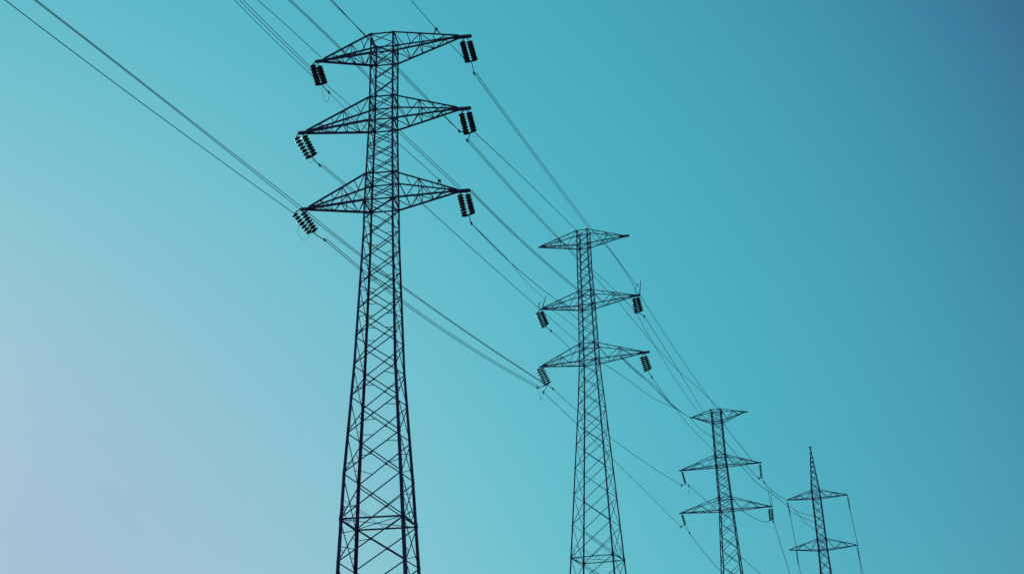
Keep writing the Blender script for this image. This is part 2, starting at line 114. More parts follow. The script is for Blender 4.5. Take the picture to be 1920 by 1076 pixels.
    [(-13.851,70.126,35.488),(-13.514,71.01,35.464),(-13.169,71.912,35.44),(-12.816,72.833,35.418),(-12.453,73.773,35.396),(-12.081,74.733,35.376),(-11.699,75.713,35.357),(-11.307,76.715,35.339),(-10.906,77.739,35.322),(-10.493,78.785,35.307),(-10.07,79.855,35.292),(-9.635,80.949,35.28),(-9.189,82.068,35.269),(-8.73,83.214,35.259),(-8.259,84.386,35.251),(-7.775,85.586,35.244),(-7.277,86.816,35.239),(-6.765,88.075,35.236),(-6.238,89.366,35.235),(-5.697,90.689,35.235),(-5.139,92.046,35.238),(-4.565,93.438,35.242),(-3.974,94.867,35.249),(-3.366,96.334,35.257),(-2.739,97.84,35.268),(-2.092,99.388,35.282),(-1.426,100.978,35.298),(-0.738,102.614,35.316),(-0.029,104.296,35.337),(0.703,106.027,35.361),(1.459,107.809,35.388),(2.24,109.644,35.418),(3.046,111.536,35.451)],
    [(-13.711,70.11,35.593),(-13.376,70.992,35.56),(-13.033,71.892,35.529),(-12.681,72.811,35.499),(-12.32,73.749,35.469),(-11.949,74.706,35.441),(-11.569,75.684,35.415),(-11.178,76.682,35.389),(-10.777,77.702,35.365),(-10.365,78.745,35.342),(-9.943,79.811,35.321),(-9.508,80.9,35.301),(-9.062,82.015,35.282),(-8.603,83.155,35.265),(-8.131,84.321,35.25),(-7.647,85.516,35.236),(-7.148,86.739,35.224),(-6.635,87.991,35.214),(-6.107,89.274,35.206),(-5.564,90.59,35.2),(-5.005,91.938,35.195),(-4.429,93.321,35.193),(-3.836,94.74,35.193),(-3.225,96.196,35.196),(-2.595,97.692,35.2),(-1.945,99.227,35.207),(-1.276,100.805,35.217),(-0.585,102.427,35.229),(0.128,104.095,35.245),(0.864,105.81,35.263),(1.625,107.576,35.284),(2.41,109.394,35.308),(3.222,111.267,35.336)],
  ]),
  ('overhead_wire', "wire from the nearest pylon's lowest right arm to the second pylon's middle left arm tip", 'wires spanning from the nearest to the second pylon', 0.026, [
    [(-6.461,69.27,36.025),(-6.274,70.133,36.174),(-6.082,71.017,36.326),(-5.886,71.92,36.482),(-5.685,72.844,36.642),(-5.48,73.789,36.805),(-5.269,74.757,36.973),(-5.054,75.747,37.144),(-4.832,76.762,37.32),(-4.606,77.801,37.5),(-4.373,78.866,37.685),(-4.135,79.957,37.875),(-3.89,81.076,38.07),(-3.639,82.224,38.27),(-3.382,83.401,38.475),(-3.117,84.61,38.686),(-2.845,85.85,38.903),(-2.565,87.124,39.125),(-2.278,88.433,39.354),(-1.983,89.779,39.59),(-1.679,91.162,39.832),(-1.366,92.585,40.081),(-1.043,94.049,40.338),(-0.711,95.556,40.603),(-0.369,97.108,40.876),(-0.017,98.707,41.157),(0.347,100.355,41.447),(0.722,102.055,41.746),(1.11,103.809,42.055),(1.51,105.619,42.374),(1.924,107.489,42.704),(2.351,109.421,43.045),(2.794,111.418,43.398)],
  ]),
  ('bundled_wires', "short pair of wires from the middle left insulators back to the nearest pylon's shaft", 'short jumper wires on the pylons', 0.022, [
    [(-12.747,70.606,38.993),(-12.635,70.573,38.88),(-12.524,70.54,38.768),(-12.413,70.508,38.655),(-12.303,70.475,38.543),(-12.192,70.442,38.431),(-12.082,70.41,38.319),(-11.973,70.378,38.207),(-11.864,70.345,38.095),(-11.755,70.313,37.983),(-11.646,70.281,37.871),(-11.538,70.249,37.759),(-11.43,70.217,37.647),(-11.322,70.186,37.536),(-11.214,70.154,37.424),(-11.107,70.122,37.313),(-11.0,70.091,37.202),(-10.894,70.06,37.09),(-10.788,70.029,36.979),(-10.682,69.997,36.868),(-10.576,69.966,36.757),(-10.471,69.936,36.646),(-10.366,69.905,36.535),(-10.261,69.874,36.425),(-10.157,69.843,36.314),(-10.053,69.813,36.203),(-9.949,69.783,36.093),(-9.846,69.752,35.982),(-9.742,69.722,35.872),(-9.64,69.692,35.762),(-9.537,69.662,35.651),(-9.435,69.632,35.541),(-9.333,69.602,35.431)],
    [(-12.527,69.973,38.734),(-12.42,69.96,38.633),(-12.314,69.947,38.531),(-12.207,69.934,38.43),(-12.101,69.921,38.329),(-11.995,69.909,38.228),(-11.889,69.896,38.127),(-11.784,69.883,38.026),(-11.679,69.871,37.924),(-11.574,69.859,37.823),(-11.469,69.846,37.722),(-11.365,69.834,37.621),(-11.26,69.822,37.52),(-11.156,69.81,37.419),(-11.053,69.797,37.318),(-10.949,69.785,37.217),(-10.846,69.773,37.116),(-10.743,69.761,37.015),(-10.64,69.75,36.914),(-10.538,69.738,36.813),(-10.435,69.726,36.711),(-10.333,69.714,36.61),(-10.232,69.703,36.509),(-10.13,69.691,36.408),(-10.029,69.68,36.307),(-9.928,69.668,36.206),(-9.827,69.657,36.105),(-9.726,69.646,36.004),(-9.626,69.635,35.903),(-9.526,69.623,35.802),(-9.426,69.612,35.701),(-9.326,69.601,35.6),(-9.227,69.59,35.499)],
  ]),
  ('overhead_wire', "wire from the nearest pylon's shaft to the clamp on top of its lowest right arm", 'short jumper wires on the pylons', 0.022, [
    [(-7.484,69.388,39.977),(-7.388,69.377,39.875),(-7.293,69.366,39.773),(-7.198,69.354,39.671),(-7.103,69.343,39.569),(-7.008,69.332,39.467),(-6.913,69.321,39.366),(-6.819,69.31,39.264),(-6.724,69.299,39.162),(-6.63,69.288,39.061),(-6.536,69.277,38.959),(-6.442,69.266,38.858),(-6.349,69.255,38.757),(-6.255,69.244,38.655),(-6.162,69.233,38.554),(-6.069,69.222,38.453),(-5.976,69.211,38.352),(-5.883,69.201,38.251),(-5.79,69.19,38.15),(-5.698,69.179,38.049),(-5.606,69.169,37.948),(-5.514,69.158,37.847),(-5.422,69.147,37.747),(-5.33,69.137,37.646),(-5.239,69.126,37.545),(-5.147,69.116,37.445),(-5.056,69.106,37.344),(-4.965,69.095,37.244),(-4.874,69.085,37.143),(-4.783,69.075,37.043),(-4.693,69.064,36.943),(-4.603,69.054,36.843),(-4.512,69.044,36.743)],
  ]),
  ('bundled_wires', "pair of wires from the nearest pylon's shaft to its lowest right arm tip", 'short jumper wires on the pylons', 0.02, [
    [(-7.492,69.389,41.077),(-7.353,69.373,40.919),(-7.215,69.357,40.761),(-7.076,69.341,40.603),(-6.938,69.325,40.446),(-6.8,69.309,40.289),(-6.662,69.293,40.133),(-6.525,69.277,39.976),(-6.388,69.261,39.82),(-6.251,69.245,39.664),(-6.114,69.229,39.508),(-5.978,69.213,39.353),(-5.842,69.197,39.198),(-5.706,69.182,39.043),(-5.571,69.166,38.888),(-5.436,69.15,38.734),(-5.301,69.135,38.58),(-5.166,69.119,38.426),(-5.032,69.103,38.273),(-4.898,69.088,38.119),(-4.764,69.072,37.966),(-4.63,69.057,37.813),(-4.497,69.042,37.661),(-4.364,69.026,37.509),(-4.231,69.011,37.357),(-4.099,68.996,37.205),(-3.967,68.98,37.053),(-3.835,68.965,36.902),(-3.703,68.95,36.751),(-3.571,68.935,36.6),(-3.44,68.92,36.45),(-3.309,68.904,36.3),(-3.179,68.889,36.15)],
    [(-7.491,69.389,40.831),(-7.352,69.373,40.674),(-7.213,69.357,40.516),(-7.075,69.341,40.359),(-6.937,69.324,40.202),(-6.799,69.308,40.046),(-6.661,69.292,39.89),(-6.524,69.277,39.733),(-6.387,69.261,39.578),(-6.251,69.245,39.422),(-6.114,69.229,39.267),(-5.978,69.213,39.112),(-5.842,69.197,38.957),(-5.707,69.182,38.803),(-5.571,69.166,38.649),(-5.436,69.15,38.495),(-5.302,69.135,38.341),(-5.167,69.119,38.188),(-5.033,69.104,38.034),(-4.899,69.088,37.881),(-4.765,69.073,37.729),(-4.632,69.057,37.576),(-4.499,69.042,37.424),(-4.366,69.026,37.272),(-4.233,69.011,37.121),(-4.101,68.996,36.969),(-3.969,68.981,36.818),(-3.837,68.965,36.667),(-3.705,68.95,36.517),(-3.574,68.935,36.366),(-3.443,68.92,36.216),(-3.312,68.905,36.066),(-3.182,68.89,35.917)],
  ]),
  ('bundled_wires', 'pair of wires from the top left insulators down behind the middle left arm', 'short jumper wires on the pylons', 0.02, [
    [(-12.503,70.074,45.046),(-12.392,70.057,44.929),(-12.281,70.041,44.813),(-12.17,70.024,44.696),(-12.06,70.007,44.58),(-11.95,69.991,44.463),(-11.841,69.974,44.347),(-11.732,69.958,44.23),(-11.623,69.942,44.114),(-11.514,69.925,43.997),(-11.406,69.909,43.881),(-11.298,69.893,43.764),(-11.19,69.877,43.648),(-11.083,69.861,43.531),(-10.976,69.846,43.415),(-10.869,69.83,43.299),(-10.763,69.814,43.182),(-10.657,69.799,43.066),(-10.551,69.783,42.949),(-10.445,69.768,42.833),(-10.34,69.753,42.717),(-10.235,69.737,42.6),(-10.131,69.722,42.484),(-10.026,69.707,42.368),(-9.922,69.692,42.252),(-9.819,69.677,42.135),(-9.715,69.663,42.019),(-9.612,69.648,41.903),(-9.509,69.633,41.787),(-9.407,69.619,41.67),(-9.305,69.604,41.554),(-9.203,69.59,41.438),(-9.101,69.576,41.322)],
    [(-12.266,70.445,44.551),(-12.171,70.418,44.429),(-12.076,70.391,44.307),(-11.981,70.365,44.186),(-11.885,70.338,44.065),(-11.79,70.311,43.944),(-11.695,70.284,43.824),(-11.6,70.258,43.704),(-11.506,70.231,43.584),(-11.411,70.204,43.465),(-11.316,70.178,43.346),(-11.221,70.151,43.227),(-11.126,70.124,43.108),(-11.031,70.098,42.99),(-10.937,70.071,42.872),(-10.842,70.044,42.755),(-10.748,70.018,42.638),(-10.653,69.991,42.521),(-10.558,69.964,42.404),(-10.464,69.938,42.288),(-10.37,69.911,42.172),(-10.275,69.885,42.056),(-10.181,69.858,41.941),(-10.086,69.831,41.826),(-9.992,69.805,41.711),(-9.898,69.778,41.596),(-9.804,69.751,41.482),(-9.71,69.725,41.368),(-9.615,69.698,41.255),(-9.521,69.671,41.141),(-9.427,69.645,41.028),(-9.333,69.618,40.915),(-9.239,69.592,40.803)],
  ]),
  ('overhead_wire', "wire from the nearest pylon's lowest right clamp to the second pylon's middle left arm", 'wires spanning from the nearest to the second pylon', 0.026, [
    [(-2.501,69.239,33.676),(-2.357,70.089,33.848),(-2.208,70.957,34.025),(-2.054,71.844,34.207),(-1.896,72.752,34.395),(-1.732,73.68,34.589),(-1.563,74.63,34.789),(-1.389,75.602,34.995),(-1.21,76.597,35.208),(-1.024,77.616,35.427),(-0.833,78.659,35.653),(-0.636,79.728,35.887),(-0.432,80.824,36.128),(-0.221,81.948,36.377),(-0.003,83.101,36.634),(0.221,84.283,36.899),(0.454,85.497,37.173),(0.694,86.743,37.456),(0.942,88.022,37.749),(1.199,89.338,38.052),(1.465,90.689,38.365),(1.74,92.079,38.689),(2.024,93.509,39.024),(2.319,94.981,39.37),(2.624,96.496,39.729),(2.94,98.058,40.101),(3.268,99.666,40.486),(3.607,101.325,40.886),(3.96,103.037,41.3),(4.326,104.803,41.729),(4.705,106.627,42.175),(5.099,108.512,42.638),(5.509,110.46,43.119)],
  ]),
  ('overhead_wire', "slack wire branching to the spike on the second pylon's middle left arm tip", 'wires spanning from the nearest to the second pylon', 0.02, [
    [(-2.501,69.239,33.676),(-2.406,69.923,33.856),(-2.308,70.62,34.039),(-2.209,71.331,34.226),(-2.107,72.056,34.417),(-2.004,72.795,34.611),(-1.899,73.547,34.809),(-1.792,74.312,35.01),(-1.683,75.09,35.215),(-1.573,75.882,35.423),(-1.46,76.686,35.634),(-1.346,77.506,35.85),(-1.228,78.344,36.071),(-1.107,79.199,36.297),(-0.984,80.071,36.527),(-0.859,80.958,36.761),(-0.733,81.859,36.998),(-0.607,82.773,37.237),(-0.48,83.699,37.478),(-0.353,84.636,37.72),(-0.229,85.581,37.962),(-0.108,86.527,38.201),(0.008,87.468,38.436),(0.122,88.411,38.668),(0.234,89.365,38.901),(0.347,90.336,39.138),(0.463,91.333,39.382),(0.585,92.365,39.635),(0.715,93.44,39.9),(0.855,94.571,40.183),(1.01,95.769,40.486),(1.179,97.041,40.813),(1.36,98.385,41.161),(1.554,99.797,41.529),(1.759,101.276,41.917),(1.975,102.817,42.322),(2.199,104.416,42.744),(2.431,106.069,43.18),(2.67,107.77,43.629),(2.914,109.512,44.088),(3.162,111.289,44.554)],
  ]),
  ('bundled_wires', "pair of wires from the nearest pylon's middle right clamp to the second pylon's upper shaft", 'wires spanning from the nearest to the second pylon', 0.024, [
    [(-2.685,69.204,39.745),(-2.497,70.053,39.915),(-2.304,70.92,40.088),(-2.106,71.807,40.265),(-1.903,72.712,40.447),(-1.695,73.639,40.633),(-1.482,74.586,40.824),(-1.264,75.556,41.02),(-1.039,76.547,41.221),(-0.809,77.563,41.427),(-0.573,78.602,41.638),(-0.331,79.667,41.855),(-0.082,80.758,42.078),(0.174,81.876,42.307),(0.437,83.021,42.542),(0.707,84.196,42.784),(0.985,85.402,43.032),(1.271,86.639,43.288),(1.564,87.908,43.55),(1.867,89.212,43.821),(2.178,90.551,44.099),(2.498,91.927,44.385),(2.829,93.341,44.68),(3.169,94.796,44.984),(3.519,96.292,45.297),(3.881,97.832,45.62),(4.254,99.418,45.953),(4.639,101.052,46.297),(5.036,102.735,46.651),(5.447,104.471,47.018),(5.871,106.261,47.397),(6.31,108.109,47.788),(6.764,110.018,48.193)],
    [(-2.563,68.818,39.609),(-2.374,69.67,39.779),(-2.18,70.54,39.953),(-1.982,71.429,40.131),(-1.778,72.339,40.314),(-1.57,73.269,40.502),(-1.356,74.221,40.694),(-1.136,75.194,40.891),(-0.911,76.191,41.093),(-0.679,77.211,41.301),(-0.442,78.256,41.514),(-0.198,79.326,41.733),(0.053,80.423,41.958),(0.311,81.548,42.189),(0.575,82.7,42.426),(0.848,83.883,42.67),(1.128,85.096,42.921),(1.416,86.341,43.179),(1.712,87.62,43.445),(2.017,88.933,43.718),(2.331,90.282,43.999),(2.655,91.669,44.289),(2.989,93.095,44.588),(3.333,94.562,44.896),(3.687,96.072,45.213),(4.053,97.626,45.54),(4.431,99.227,45.878),(4.821,100.877,46.227),(5.223,102.578,46.587),(5.64,104.332,46.959),(6.07,106.143,47.344),(6.515,108.012,47.742),(6.976,109.943,48.154)],
  ]),
  ('overhead_wire', "single wire from the nearest pylon's middle right insulators to the second pylon's top corner", 'wires spanning from the nearest to the second pylon', 0.026, [
    [(-2.217,68.852,40.22),(-2.027,69.694,40.454),(-1.833,70.555,40.692),(-1.635,71.435,40.936),(-1.433,72.336,41.185),(-1.227,73.258,41.439),(-1.016,74.201,41.699),(-0.8,75.167,41.965),(-0.58,76.157,42.237),(-0.354,77.171,42.515),(-0.123,78.21,42.8),(0.113,79.274,43.092),(0.355,80.366,43.391),(0.602,81.486,43.697),(0.856,82.636,44.011),(1.116,83.815,44.332),(1.383,85.026,44.662),(1.656,86.27,45.001),(1.937,87.548,45.348),(2.225,88.862,45.705),(2.52,90.213,46.071),(2.824,91.602,46.448),(3.136,93.032,46.835),(3.457,94.504,47.233),(3.787,96.02,47.642),(4.127,97.582,48.064),(4.477,99.192,48.498),(4.837,100.852,48.945),(5.208,102.566,49.406),(5.59,104.334,49.881),(5.985,106.161,50.372),(6.393,108.048,50.879),(6.813,110.0,51.402)],
  ]),
  ('bundled_wires', "topmost pair of wires spanning from the nearest pylon to the second pylon's top", 'wires spanning from the nearest to the second pylon', 0.025, [
    [(-2.135,69.307,45.002),(-1.925,70.159,45.132),(-1.709,71.029,45.264),(-1.488,71.917,45.4),(-1.263,72.825,45.539),(-1.032,73.752,45.681),(-0.795,74.699,45.826),(-0.553,75.668,45.975),(-0.305,76.658,46.128),(-0.051,77.67,46.284),(0.209,78.706,46.444),(0.476,79.766,46.608),(0.749,80.851,46.776),(1.03,81.961,46.948),(1.317,83.098,47.125),(1.612,84.263,47.307),(1.915,85.457,47.493),(2.226,86.68,47.684),(2.545,87.935,47.881),(2.873,89.221,48.082),(3.209,90.541,48.289),(3.555,91.895,48.502),(3.911,93.286,48.721),(4.277,94.714,48.946),(4.653,96.182,49.178),(5.041,97.69,49.416),(5.439,99.24,49.662),(5.85,100.835,49.915),(6.273,102.476,50.175),(6.709,104.165,50.443),(7.159,105.905,50.72),(7.623,107.698,51.006),(8.102,109.545,51.301)],
    [(-1.99,68.752,44.713),(-1.78,69.608,44.849),(-1.565,70.482,44.988),(-1.345,71.375,45.13),(-1.119,72.288,45.276),(-0.889,73.221,45.425),(-0.653,74.174,45.577),(-0.411,75.149,45.733),(-0.163,76.147,45.894),(0.091,77.167,46.058),(0.352,78.211,46.226),(0.619,79.279,46.398),(0.892,80.373,46.575),(1.173,81.494,46.756),(1.461,82.642,46.942),(1.757,83.819,47.133),(2.06,85.025,47.329),(2.372,86.261,47.531),(2.692,87.53,47.737),(3.021,88.832,47.95),(3.36,90.168,48.168),(3.707,91.54,48.393),(4.065,92.949,48.624),(4.433,94.397,48.862),(4.812,95.885,49.106),(5.202,97.416,49.358),(5.604,98.99,49.618),(6.018,100.611,49.885),(6.445,102.279,50.16),(6.885,103.998,50.445),(7.339,105.769,50.738),(7.808,107.595,51.041),(8.292,109.478,51.353)],
  ]),
  ('bundled_wires', "pair of wires from the nearest pylon's lowest right arm tip to the second pylon's shaft", 'wires spanning from the nearest to the second pylon', 0.026, [
    [(-2.552,68.817,35.82),(-2.376,69.666,35.989),(-2.196,70.534,36.162),(-2.01,71.422,36.341),(-1.819,72.33,36.524),(-1.623,73.258,36.712),(-1.421,74.208,36.906),(-1.213,75.18,37.106),(-1.0,76.175,37.311),(-0.78,77.194,37.522),(-0.554,78.238,37.739),(-0.321,79.308,37.962),(-0.081,80.405,38.192),(0.165,81.529,38.429),(0.419,82.682,38.673),(0.681,83.865,38.925),(0.951,85.079,39.184),(1.23,86.326,39.451),(1.517,87.606,39.727),(1.813,88.922,40.011),(2.118,90.274,40.304),(2.434,91.664,40.607),(2.76,93.095,40.92),(3.096,94.567,41.243),(3.444,96.083,41.577),(3.803,97.644,41.922),(4.175,99.252,42.279),(4.559,100.911,42.648),(4.957,102.622,43.03),(5.37,104.388,43.426),(5.797,106.211,43.836),(6.239,108.094,44.261),(6.698,110.041,44.701)],
    [(-2.447,68.805,35.849),(-2.27,69.653,36.018),(-2.088,70.521,36.191),(-1.901,71.408,36.37),(-1.708,72.315,36.553),(-1.511,73.242,36.742),(-1.308,74.191,36.936),(-1.099,75.163,37.135),(-0.884,76.157,37.34),(-0.663,77.175,37.551),(-0.435,78.219,37.768),(-0.201,79.287,37.992),(0.04,80.383,38.222),(0.288,81.506,38.459),(0.544,82.658,38.703),(0.808,83.84,38.955),(1.079,85.053,39.214),(1.359,86.298,39.481),(1.648,87.577,39.757),(1.946,88.891,40.041),(2.253,90.242,40.335),(2.571,91.631,40.638),(2.898,93.06,40.95),(3.237,94.53,41.273),(3.586,96.044,41.607),(3.948,97.603,41.952),(4.321,99.21,42.309),(4.708,100.867,42.678),(5.108,102.575,43.061),(5.523,104.339,43.456),(5.952,106.159,43.866),(6.397,108.04,44.291),(6.858,109.984,44.731)],
  ]),
  ('bundled_wires', "forked pair of wires from the second pylon's top to its spiked right arm tip", 'short jumper wires on the pylons', 0.026, [
    [(8.256,109.491,51.18),(8.426,109.433,50.95),(8.593,109.376,50.719),(8.758,109.32,50.487),(8.92,109.265,50.254),(9.079,109.21,50.02),(9.236,109.156,49.785),(9.39,109.103,49.549),(9.542,109.051,49.311),(9.691,108.999,49.073),(9.838,108.949,48.834),(9.982,108.899,48.593),(10.124,108.849,48.352),(10.263,108.801,48.109),(10.4,108.753,47.866),(10.534,108.706,47.622),(10.665,108.659,47.376),(10.795,108.614,47.13),(10.921,108.569,46.882),(11.046,108.524,46.634),(11.168,108.481,46.384),(11.287,108.438,46.133),(11.404,108.396,45.882),(11.518,108.355,45.629),(11.631,108.314,45.376),(11.74,108.274,45.122),(11.848,108.235,44.866),(11.953,108.196,44.61),(12.055,108.158,44.352),(12.155,108.121,44.094),(12.253,108.085,43.835),(12.349,108.049,43.574),(12.442,108.014,43.313)],
    [(8.359,109.455,51.1),(8.465,109.425,50.973),(8.56,109.398,50.869),(8.647,109.373,50.78),(8.733,109.348,50.695),(8.822,109.322,50.602),(8.919,109.295,50.493),(9.029,109.264,50.355),(9.157,109.23,50.179),(9.308,109.189,49.954),(9.485,109.142,49.671),(9.703,109.084,49.3),(9.964,109.015,48.84),(10.256,108.937,48.315),(10.567,108.855,47.749),(10.883,108.771,47.168),(11.195,108.688,46.595),(11.49,108.61,46.055),(11.756,108.539,45.569),(11.983,108.479,45.161),(12.161,108.432,44.853),(12.29,108.397,44.647),(12.386,108.371,44.518),(12.452,108.352,44.451),(12.494,108.336,44.432),(12.515,108.316,44.445),(12.52,108.286,44.472),(12.514,108.251,44.504),(12.503,108.222,44.531),(12.494,108.209,44.542),(12.49,108.207,44.523),(12.48,108.204,44.479),(12.455,108.199,44.429),(12.417,108.19,44.373),(12.37,108.18,44.313),(12.319,108.168,44.25),(12.267,108.156,44.185),(12.217,108.145,44.12),(12.175,108.135,44.055),(12.143,108.128,43.993),(12.125,108.124,43.933),(12.12,108.12,43.875),(12.125,108.116,43.817),(12.136,108.111,43.758),(12.154,108.106,43.698),(12.175,108.1,43.639),(12.199,108.093,43.579),(12.225,108.086,43.518),(12.249,108.079,43.458),(12.272,108.073,43.398),(12.29,108.067,43.339)],
  ]),
  ('overhead_wire', "wire from the second pylon's shaft to its middle right insulators", 'short jumper wires on the pylons', 0.025, [
    [(7.831,109.641,47.175),(7.982,109.589,47.001),(8.131,109.538,46.828),(8.279,109.487,46.654),(8.426,109.437,46.479),(8.572,109.386,46.304),(8.717,109.337,46.129),(8.861,109.287,45.954),(9.004,109.238,45.778),(9.146,109.189,45.602),(9.287,109.141,45.426),(9.427,109.093,45.25),(9.566,109.045,45.073),(9.704,108.998,44.895),(9.841,108.951,44.718),(9.977,108.904,44.54),(10.112,108.858,44.362),(10.246,108.812,44.183),(10.38,108.766,44.004),(10.512,108.721,43.825),(10.643,108.676,43.646),(10.774,108.631,43.466),(10.903,108.587,43.286),(11.031,108.543,43.106),(11.159,108.499,42.925),(11.285,108.456,42.744),(11.411,108.413,42.563),(11.535,108.37,42.381),(11.659,108.328,42.199),(11.782,108.286,42.017),(11.904,108.245,41.834),(12.024,108.203,41.652),(12.144,108.162,41.468)],
  ]),
  ('overhead_wire', "short wire from the second pylon's middle left arm tip down to its shaft", 'short jumper wires on the pylons', 0.024, [
    [(2.794,111.418,43.398),(2.907,111.378,43.268),(3.021,111.337,43.138),(3.135,111.297,43.007),(3.248,111.256,42.877),(3.361,111.216,42.748),(3.475,111.176,42.618),(3.588,111.136,42.488),(3.701,111.096,42.359),(3.814,111.056,42.23),(3.926,111.016,42.101),(4.039,110.976,41.972),(4.152,110.936,41.843),(4.264,110.896,41.714),(4.376,110.856,41.586),(4.489,110.817,41.458),(4.601,110.777,41.33),(4.713,110.738,41.202),(4.824,110.698,41.074),(4.936,110.659,40.946),(5.048,110.62,40.819),(5.159,110.58,40.691),(5.271,110.541,40.564),(5.382,110.502,40.437),(5.493,110.463,40.31),(5.604,110.424,40.183),(5.715,110.385,40.057),(5.826,110.347,39.93),(5.937,110.308,39.804),(6.047,110.269,39.678),(6.158,110.231,39.552),(6.268,110.192,39.426),(6.378,110.153,39.3)],
  ]),
  ('overhead_wire', "short steep wire under the middle left arm close to the second pylon's shaft", 'short jumper wires on the pylons', 0.024, [
    [(5.298,110.535,43.154),(5.449,110.482,42.964),(5.599,110.428,42.775),(5.749,110.376,42.586),(5.899,110.323,42.397),(6.048,110.27,42.208),(6.197,110.218,42.02),(6.346,110.165,41.833),(6.494,110.113,41.645)],
  ]),
  ('overhead_wire', 'short slack wire under the middle left arm of the second pylon', 'short jumper wires on the pylons', 0.022, [
    [(3.914,111.023,43.212),(4.037,110.979,43.095),(4.158,110.936,42.981),(4.278,110.893,42.869),(4.398,110.85,42.757),(4.518,110.807,42.645),(4.638,110.764,42.53),(4.761,110.721,42.413),(4.885,110.677,42.293),(5.011,110.632,42.167),(5.141,110.586,42.035),(5.275,110.539,41.896),(5.411,110.491,41.751),(5.55,110.443,41.601),(5.691,110.393,41.447),(5.833,110.344,41.291),(5.976,110.294,41.133),(6.119,110.244,40.975),(6.261,110.194,40.817),(6.403,110.144,40.661),(6.543,110.096,40.508)],
  ]),
  ('overhead_wire', 'short wire from the middle left clamp to the lowest left arm of the second pylon', 'short jumper wires on the pylons', 0.026, [
    [(3.79,111.738,41.184),(3.849,111.696,41.11),(3.907,111.654,41.036),(3.965,111.612,40.963),(4.023,111.57,40.889),(4.081,111.529,40.815),(4.139,111.487,40.741),(4.196,111.446,40.668),(4.253,111.404,40.594),(4.311,111.363,40.52),(4.367,111.322,40.446),(4.424,111.281,40.372),(4.481,111.239,40.298),(4.537,111.199,40.224),(4.593,111.158,40.15),(4.649,111.117,40.076),(4.705,111.076,40.002),(4.76,111.036,39.927),(4.816,110.995,39.853),(4.871,110.955,39.779),(4.926,110.915,39.705),(4.981,110.874,39.63),(5.035,110.834,39.556),(5.09,110.794,39.481),(5.144,110.754,39.407),(5.198,110.714,39.333),(5.252,110.675,39.258),(5.306,110.635,39.183),(5.359,110.595,39.109),(5.413,110.556,39.034),(5.466,110.517,38.96),(5.519,110.477,38.885),(5.572,110.438,38.81)],
  ]),
  ('overhead_wire', "long wire from the second pylon's shaft passing right arms to the third pylon's top", 'wires spanning from the second to the third pylon', 0.026, [
    [(7.81,109.648,46.769),(8.01,110.077,46.726),(8.217,110.521,46.68),(8.428,110.974,46.633),(8.641,111.432,46.586),(8.854,111.889,46.539),(9.065,112.341,46.492),(9.271,112.782,46.447),(9.47,113.207,46.404),(9.66,113.61,46.364),(9.838,113.985,46.328),(10.001,114.324,46.296),(10.15,114.629,46.27),(10.288,114.906,46.248),(10.419,115.164,46.228),(10.543,115.411,46.21),(10.666,115.653,46.191),(10.788,115.9,46.171),(10.915,116.158,46.149),(11.048,116.437,46.122),(11.191,116.745,46.09),(11.338,117.069,46.054),(11.481,117.394,46.016),(11.623,117.723,45.975),(11.768,118.061,45.932),(11.918,118.413,45.887),(12.074,118.783,45.839),(12.242,119.177,45.789),(12.422,119.598,45.736),(12.619,120.053,45.68),(12.836,120.545,45.621),(13.073,121.083,45.557),(13.33,121.664,45.488),(13.605,122.285,45.416),(13.895,122.938,45.339),(14.198,123.618,45.26),(14.512,124.32,45.179),(14.833,125.036,45.097),(15.159,125.76,45.016),(15.488,126.486,44.935),(15.816,127.206,44.856),(16.152,127.941,44.776),(16.506,128.712,44.693),(16.872,129.508,44.608),(17.246,130.319,44.523),(17.625,131.136,44.437),(18.003,131.948,44.354),(18.376,132.743,44.273),(18.738,133.509,44.198),(19.085,134.235,44.129),(19.41,134.909,44.067),(19.704,135.505,44.017),(19.964,136.022,43.978),(20.201,136.48,43.948),(20.423,136.899,43.925),(20.638,137.302,43.905),(20.858,137.71,43.886),(21.091,138.145,43.864),(21.348,138.63,43.838),(21.639,139.188,43.803),(21.974,139.843,43.758),(22.356,140.598,43.702),(22.774,141.431,43.638),(23.225,142.331,43.568),(23.704,143.287,43.493),(24.204,144.29,43.413),(24.72,145.326,43.33),(25.248,146.385,43.246),(25.78,147.452,43.161),(26.31,148.515,43.076),(26.831,149.559,42.994)],
  ]),
  ('overhead_wire', "wire from the spiked right arm tip of the second pylon to the third pylon's top", 'wires spanning from the second to the third pylon', 0.026, [
    [(12.593,107.961,43.287),(12.906,108.949,43.27),(13.225,109.953,43.253),(13.55,110.973,43.236),(13.882,112.009,43.22),(14.219,113.062,43.204),(14.564,114.131,43.189),(14.915,115.218,43.174),(15.273,116.323,43.159),(15.638,117.446,43.145),(16.01,118.589,43.131),(16.389,119.75,43.118),(16.777,120.931,43.105),(17.172,122.132,43.092),(17.575,123.355,43.08),(17.986,124.598,43.069),(18.406,125.864,43.058),(18.835,127.152,43.047),(19.272,128.463,43.037),(19.719,129.798,43.028),(20.175,131.158,43.019),(20.641,132.543,43.01),(21.117,133.953,43.002),(21.603,135.39,42.995),(22.1,136.855,42.989),(22.607,138.348,42.983),(23.126,139.869,42.977),(23.656,141.421,42.973),(24.198,143.003,42.969),(24.752,144.617,42.966),(25.319,146.264,42.963),(25.899,147.944,42.962),(26.493,149.659,42.961)],
  ]),
  ('overhead_wire', "wire from middle right clamp of the second pylon to the third pylon's top arm", 'wires spanning from the second to the third pylon', 0.026, [
